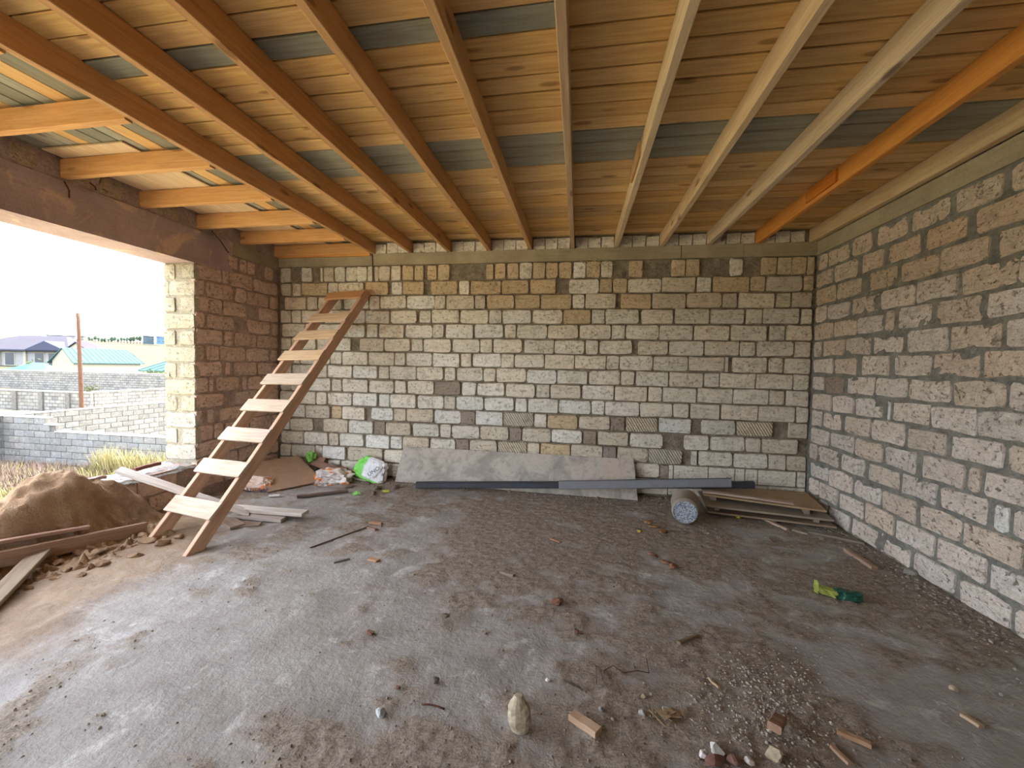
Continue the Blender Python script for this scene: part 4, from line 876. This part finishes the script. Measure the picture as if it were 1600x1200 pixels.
a, b = onz(1208, 1168), onz(1218, 1132)
lay('offcut', 'ridged red-brown wood offcut propped on a rough stone in the gravel', 'offcut', (a[0], a[1], .085), (b[0], b[1], .03), .05, .03, (168, 124, 94), M_LADDER)

# ---- stones and lumps
def stone(px, py, dims, color, label, seed, cat='stone', rot=0., sink=.12, sub=2, rough=.3, group=None, mat=M_STONE):
    p = onz(px, py); o = obj(cat.replace(' ', '_'), rock_mesh(cat, dims, seed, sub, rough), mat, None, lin(color)); o.location = (p[0], p[1], fz(p[0], p[1]) + dims[2] * (.5 - sink)); o.rotation_euler = (0, 0, rot); return tag(o, label, cat, group)
# stone standing on end
p = onz(812, 1140); v = []; f = []
for j in range(13):
    s = j / 12; z = .155 * s; w_ = .046 * (.82 + .28 * math.sin(min(1, s * 1.25) * 2.6)) * (1 - .62 * max(0, s - .72) / .28)
    for k in range(14):
        a = 2 * math.pi * k / 14; q = Vector((math.cos(a) * w_, math.sin(a) * w_ * .7, z)); n_ = 1 + .13 * noise.noise(q * 34 + Vector((4, 4, 4))) + .12 * noise.noise(q * 95); v.append((q.x * n_ - .008 * s, q.y * n_, z))
for j in range(12):
    for k in range(14): a = j * 14 + k; b = j * 14 + (k + 1) % 14; f.append((a, b, b + 14, a + 14))
f.append(tuple(range(13, -1, -1))); f.append(tuple(range(168, 182)))
o = obj('standing_stone', mesh('standing_stone', v, f), M_STONE, None, lin((186, 172, 148))); o.location = (p[0], p[1], fz(p[0], p[1]) - .004); tag(o, 'rough beige stone fragment standing upright on the floor', 'stone')
stone(1208, 1184, (.085, .07, .065), (180, 166, 140), 'rough beige stone carrying the red-brown offcut', 11)
stone(1118, 1180, (.075, .065, .06), (226, 224, 218), 'white plaster lump lying against a reddish brick shard', 12, 'plaster lump')
stone(1098, 1184, (.04, .035, .03), (222, 218, 212), 'small white plaster crumb next to the plaster lump', 13, 'plaster lump')
stone(1170, 1193, (.04, .035, .03), (226, 222, 214), 'white pebble between the plaster lump and the gravel', 14, 'plaster lump')
stone(595, 1117, (.055, .045, .038), (186, 190, 190), 'pale blue-grey lump on a dirt patch near the curved twig', 15, 'mortar lump')
stone(680, 1064, (.05, .04, .03), (104, 98, 90), 'dark crumb of mortar on smooth concrete', 16, 'mortar lump')
stone(856, 1063, (.03, .024, .02), (206, 202, 196), 'small white chip beside the dark nail-like rod', 17, 'mortar lump')
stone(1041, 1111, (.04, .035, .03), (184, 200, 198), 'pale blue-grey stone lying in the straw', 18); stone(1004, 1118, (.04, .036, .03), (178, 176, 174), 'grey stone at the end of the straw clump', 19)
stone(941, 1114, (.035, .03, .02), (150, 152, 152), 'grey crumb beyond the fresh pine block', 20, 'mortar lump')
stone(870, 945, (.085, .06, .04), (132, 98, 80), 'reddish brown bark piece mid-floor', 21, 'bark piece', .4, .1, 2, .5); stone(579, 990, (.05, .04, .03), (156, 116, 96), 'reddish chip on a small streak of dirt', 22, 'bark piece', 0, .1, 2, .5)
stone(622, 1075, (.028, .024, .018), (118, 84, 72), 'little dark red crumb on smooth concrete', 23, 'bark piece'); stone(900, 990, (.035, .05, .02), (124, 92, 76), 'curled red-brown leaf-like chip below the bark piece', 24, 'bark piece')
stone(1490, 1078, (.045, .04, .03), (190, 172, 146), 'beige stone chip on bare concrete near the right wall', 25); stone(695, 962, (.05, .04, .025), (120, 106, 92), 'brown dirt crumb at the end of the dirt streak', 26, 'mortar lump')
stone(1423, 898, (.11, .08, .06), (150, 146, 140), 'grey stone at the foot of the right wall', 27); stone(1005, 1090, (.03, .03, .02), (170, 150, 120), 'tan crumb near the straw', 28)
stone(1118, 1193, (.10, .06, .03), (136, 100, 90), 'reddish brick shard beside the white plaster lump', 29, 'brick shard', .6); stone(1146, 1193, (.06, .05, .04), (132, 100, 90), 'small reddish brick shard by the plaster', 30, 'brick shard')
stone(558, 773, (.10, .07, .05), (150, 214, 116), 'crumpled light green plastic scrap on rubble near the bags', 31, 'plastic scrap', 0, .1, 2, .5); stone(604, 769, (.10, .06, .03), (196, 206, 90), 'yellow-green plastic scrap on rubble near the stained board', 32, 'plastic scrap', 0, .1, 2, .5)
stone(1154, 811, (.06, .05, .05), (196, 186, 70), 'yellow paper crumb in front of the plywood stack', 33, 'paper scrap', 0, .1, 2, .5); stone(999, 831, (.05, .04, .02), (206, 190, 80), 'yellow crumb on the floor beside the brown bark crumbs', 34, 'paper scrap', 0, .1, 2, .5)
for i, (px, py) in enumerate(((572, 757), (590, 765), (583, 772), (545, 762), (618, 764))): stone(px, py, (.14, .09, .06), (120, 108, 94), 'dark lump of rubble on the floor below the green bag', 60 + i, 'rubble lump', i, .25, 2, .4, 'rubble below the green bag')
for i, (px, py) in enumerate(((1022, 825), (1035, 832), (1012, 818), (1040, 880), (1052, 887), (1020, 868))): stone(px, py, (.10, .07, .03), (164, 122, 82) if i < 3 else (142, 104, 84), 'flat crumb of brown bark on the dirt in front of the bucket', 70 + i, 'bark crumb', i, .1, 2, .55, 'bark crumbs on the dirt')
# straw clump
e = empty('straw_clump', tuple(onz(1040, 1118)), 'small clump of dry straw and wood shavings on the dirt', 'straw'); r = random.Random(8)
for i in range(22):
    c_ = onz(1040 + r.gauss(0, 17), 1119 + r.gauss(0, 6)); a = r.gauss(.1, .7); l = r.uniform(.012, .045); z = fz(c_[0], c_[1]) + r.uniform(.004, .018); d = Vector((math.cos(a), math.sin(a), r.uniform(-.1, .1))) * l
    plank('stalk', Vector((c_[0], c_[1], z)) - d, Vector((c_[0], c_[1], z)) + d, .006 + .008 * r.random(), .003, M_LADDER, lin((160, 136, 106)), e, segs=1, warp=.001)
# looped tie wire, twig
P_ = [onz(x, y) for x, y in ((932, 1072), (931, 1050), (938, 1048), (942, 1074), (944, 1050), (958, 1047), (975, 1054), (995, 1054), (1014, 1052), (1010, 1036))]
tag(tube('tie_wire', [(q[0], q[1], fz(q[0], q[1]) + .006 + .02 * (k % 2)) for k, q in enumerate(P_)], .0022, M_RUST, n=5), 'thin bent loop of tie wire lying on the dirt', 'wire')
P_ = [onz(x, y) for x, y in ((659, 1101), (670, 1101), (684, 1104), (694, 1109))]; tag(tube('twig', [(q[0], q[1], fz(q[0], q[1]) + .006) for q in P_], .004, M_RUST), 'dark curved twig on the dirt near the standing stone', 'twig')
# yellow and green wrapper
e = empty('plastic_wrapper', tuple(onz(1310, 934)), 'crumpled yellow and dark green plastic wrapper on the floor near the right wall', 'wrapper')
mw = parent_world(e)
o = obj('green_end', bag_mesh('green_end', (.17, .09, .07), 5.5, .3, .7), mat_plain('teal_film', (36, 84, 68), .4, .4, 30, .3, .3), e, label='dark green end'); o.location = (.055, -.01, .03); o.rotation_euler = (0, 0, -.25)
o = obj('yellow_end', bag_mesh('yellow_end', (.13, .07, .06), 9.5, .4, .7), mat_plain('yellow_film', (164, 172, 84), .4, .4, 30, .4, .3), e, label='yellow-green end'); o.location = (-.06, .02, .03); o.rotation_euler = (0, .1, -.3)
o = obj('yellow_flap', bag_mesh('yellow_flap', (.025, .05, .10), 1.5, .3, .7), bpy.data.materials['yellow_film'], e, label='upright yellow flap'); o.location = (-.125, .03, .05)

# ---- gravel and crumbs strewn over the floor
def strew(name, label, n, place, size, cols, seed, sub=1):
    r = random.Random(seed); m = MB(); vv, ff = ico(1) if sub else ico(1)
    OCT = ([(1, 0, 0), (0, 1, 0), (-1, 0, 0), (0, -1, 0), (0, 0, 1), (0, 0, -1)], [(0, 1, 4), (1, 2, 4), (2, 3, 4), (3, 0, 4), (1, 0, 5), (2, 1, 5), (3, 2, 5), (0, 3, 5)])
    for k in range(n):
        q = place(r)
        if q is None: continue
        x, y = q; d = size(r); v0, f0 = OCT if d < .011 else (vv, ff)
        a = r.uniform(0, 6.3); ca, sa = math.cos(a), math.sin(a); sx, sy, sz = d * r.uniform(.6, 1.1), d * r.uniform(.5, .9), d * r.uniform(.35, .7); z = fz(x, y) + sz * .3
        pts = []
        for p in v0: kx, ky, kz = p[0] * sx * r.uniform(.75, 1.2), p[1] * sy * r.uniform(.75, 1.2), p[2] * sz * r.uniform(.75, 1.2); pts.append((x + kx * ca - ky * sa, y + kx * sa + ky * ca, z + kz))
        m.add(pts, f0)
    t = NT(name + '_stone', .95, .1); P = t.pos(); nz_ = t.voro(P, 45); cc = t.mix(t.mapr(t.noise(P, 33, 2), .4, .6, 0, 1), lin(cols[0]), lin(cols[1]))
    return tag(obj(name, m.mesh(name), t.col(cc), None, kind='stuff'), label, 'gravel')
def g1(r):
    if r.random() < .75: x, y = onz(r.gauss(1185, 55), r.gauss(1095, 38))[:2]
    else: x, y = r.gauss(.98, .16), r.gauss(1.75, .2)
    return (x, y) if XL < x < XR - .03 and y > .6 else None
strew('gravel', 'patch of pale crushed stone gravel on the floor', 1500, g1, lambda r: .003 + .009 * r.random() ** 2.6, ((140, 132, 120), (178, 170, 158)), 21)
def g2(r):
    for _ in range(4):
        x, y = r.uniform(-2.9, XR - .05), 1.0 + 4.1 * r.random() ** 1.5
        if r.random() < dirt_at(x, y) * .9 + .06: return x, y
    return None
strew('dirt_crumbs', 'countless crumbs of dirt and mortar strewn over the floor', 9000, g2, lambda r: .0025 + .009 * r.random() ** 3.2, ((104, 92, 80), (160, 148, 134)), 22)
strew('wall_debris', 'fallen mortar crumbs along the foot of the right wall', 900, lambda r: (XR - .03 - abs(r.gauss(0, .13)), r.uniform(2.2, 4.5)), lambda r: .004 + .014 * r.random() ** 2.5, ((116, 108, 98), (160, 152, 142)), 23)
strew('corner_rubble', 'mortar rubble along the foot of the back wall', 1100, lambda r: (r.uniform(-3.2, 2.5), YB - .03 - abs(r.gauss(0, .14))), lambda r: .005 + .018 * r.random() ** 2.5, ((112, 100, 88), (160, 148, 134)), 24)
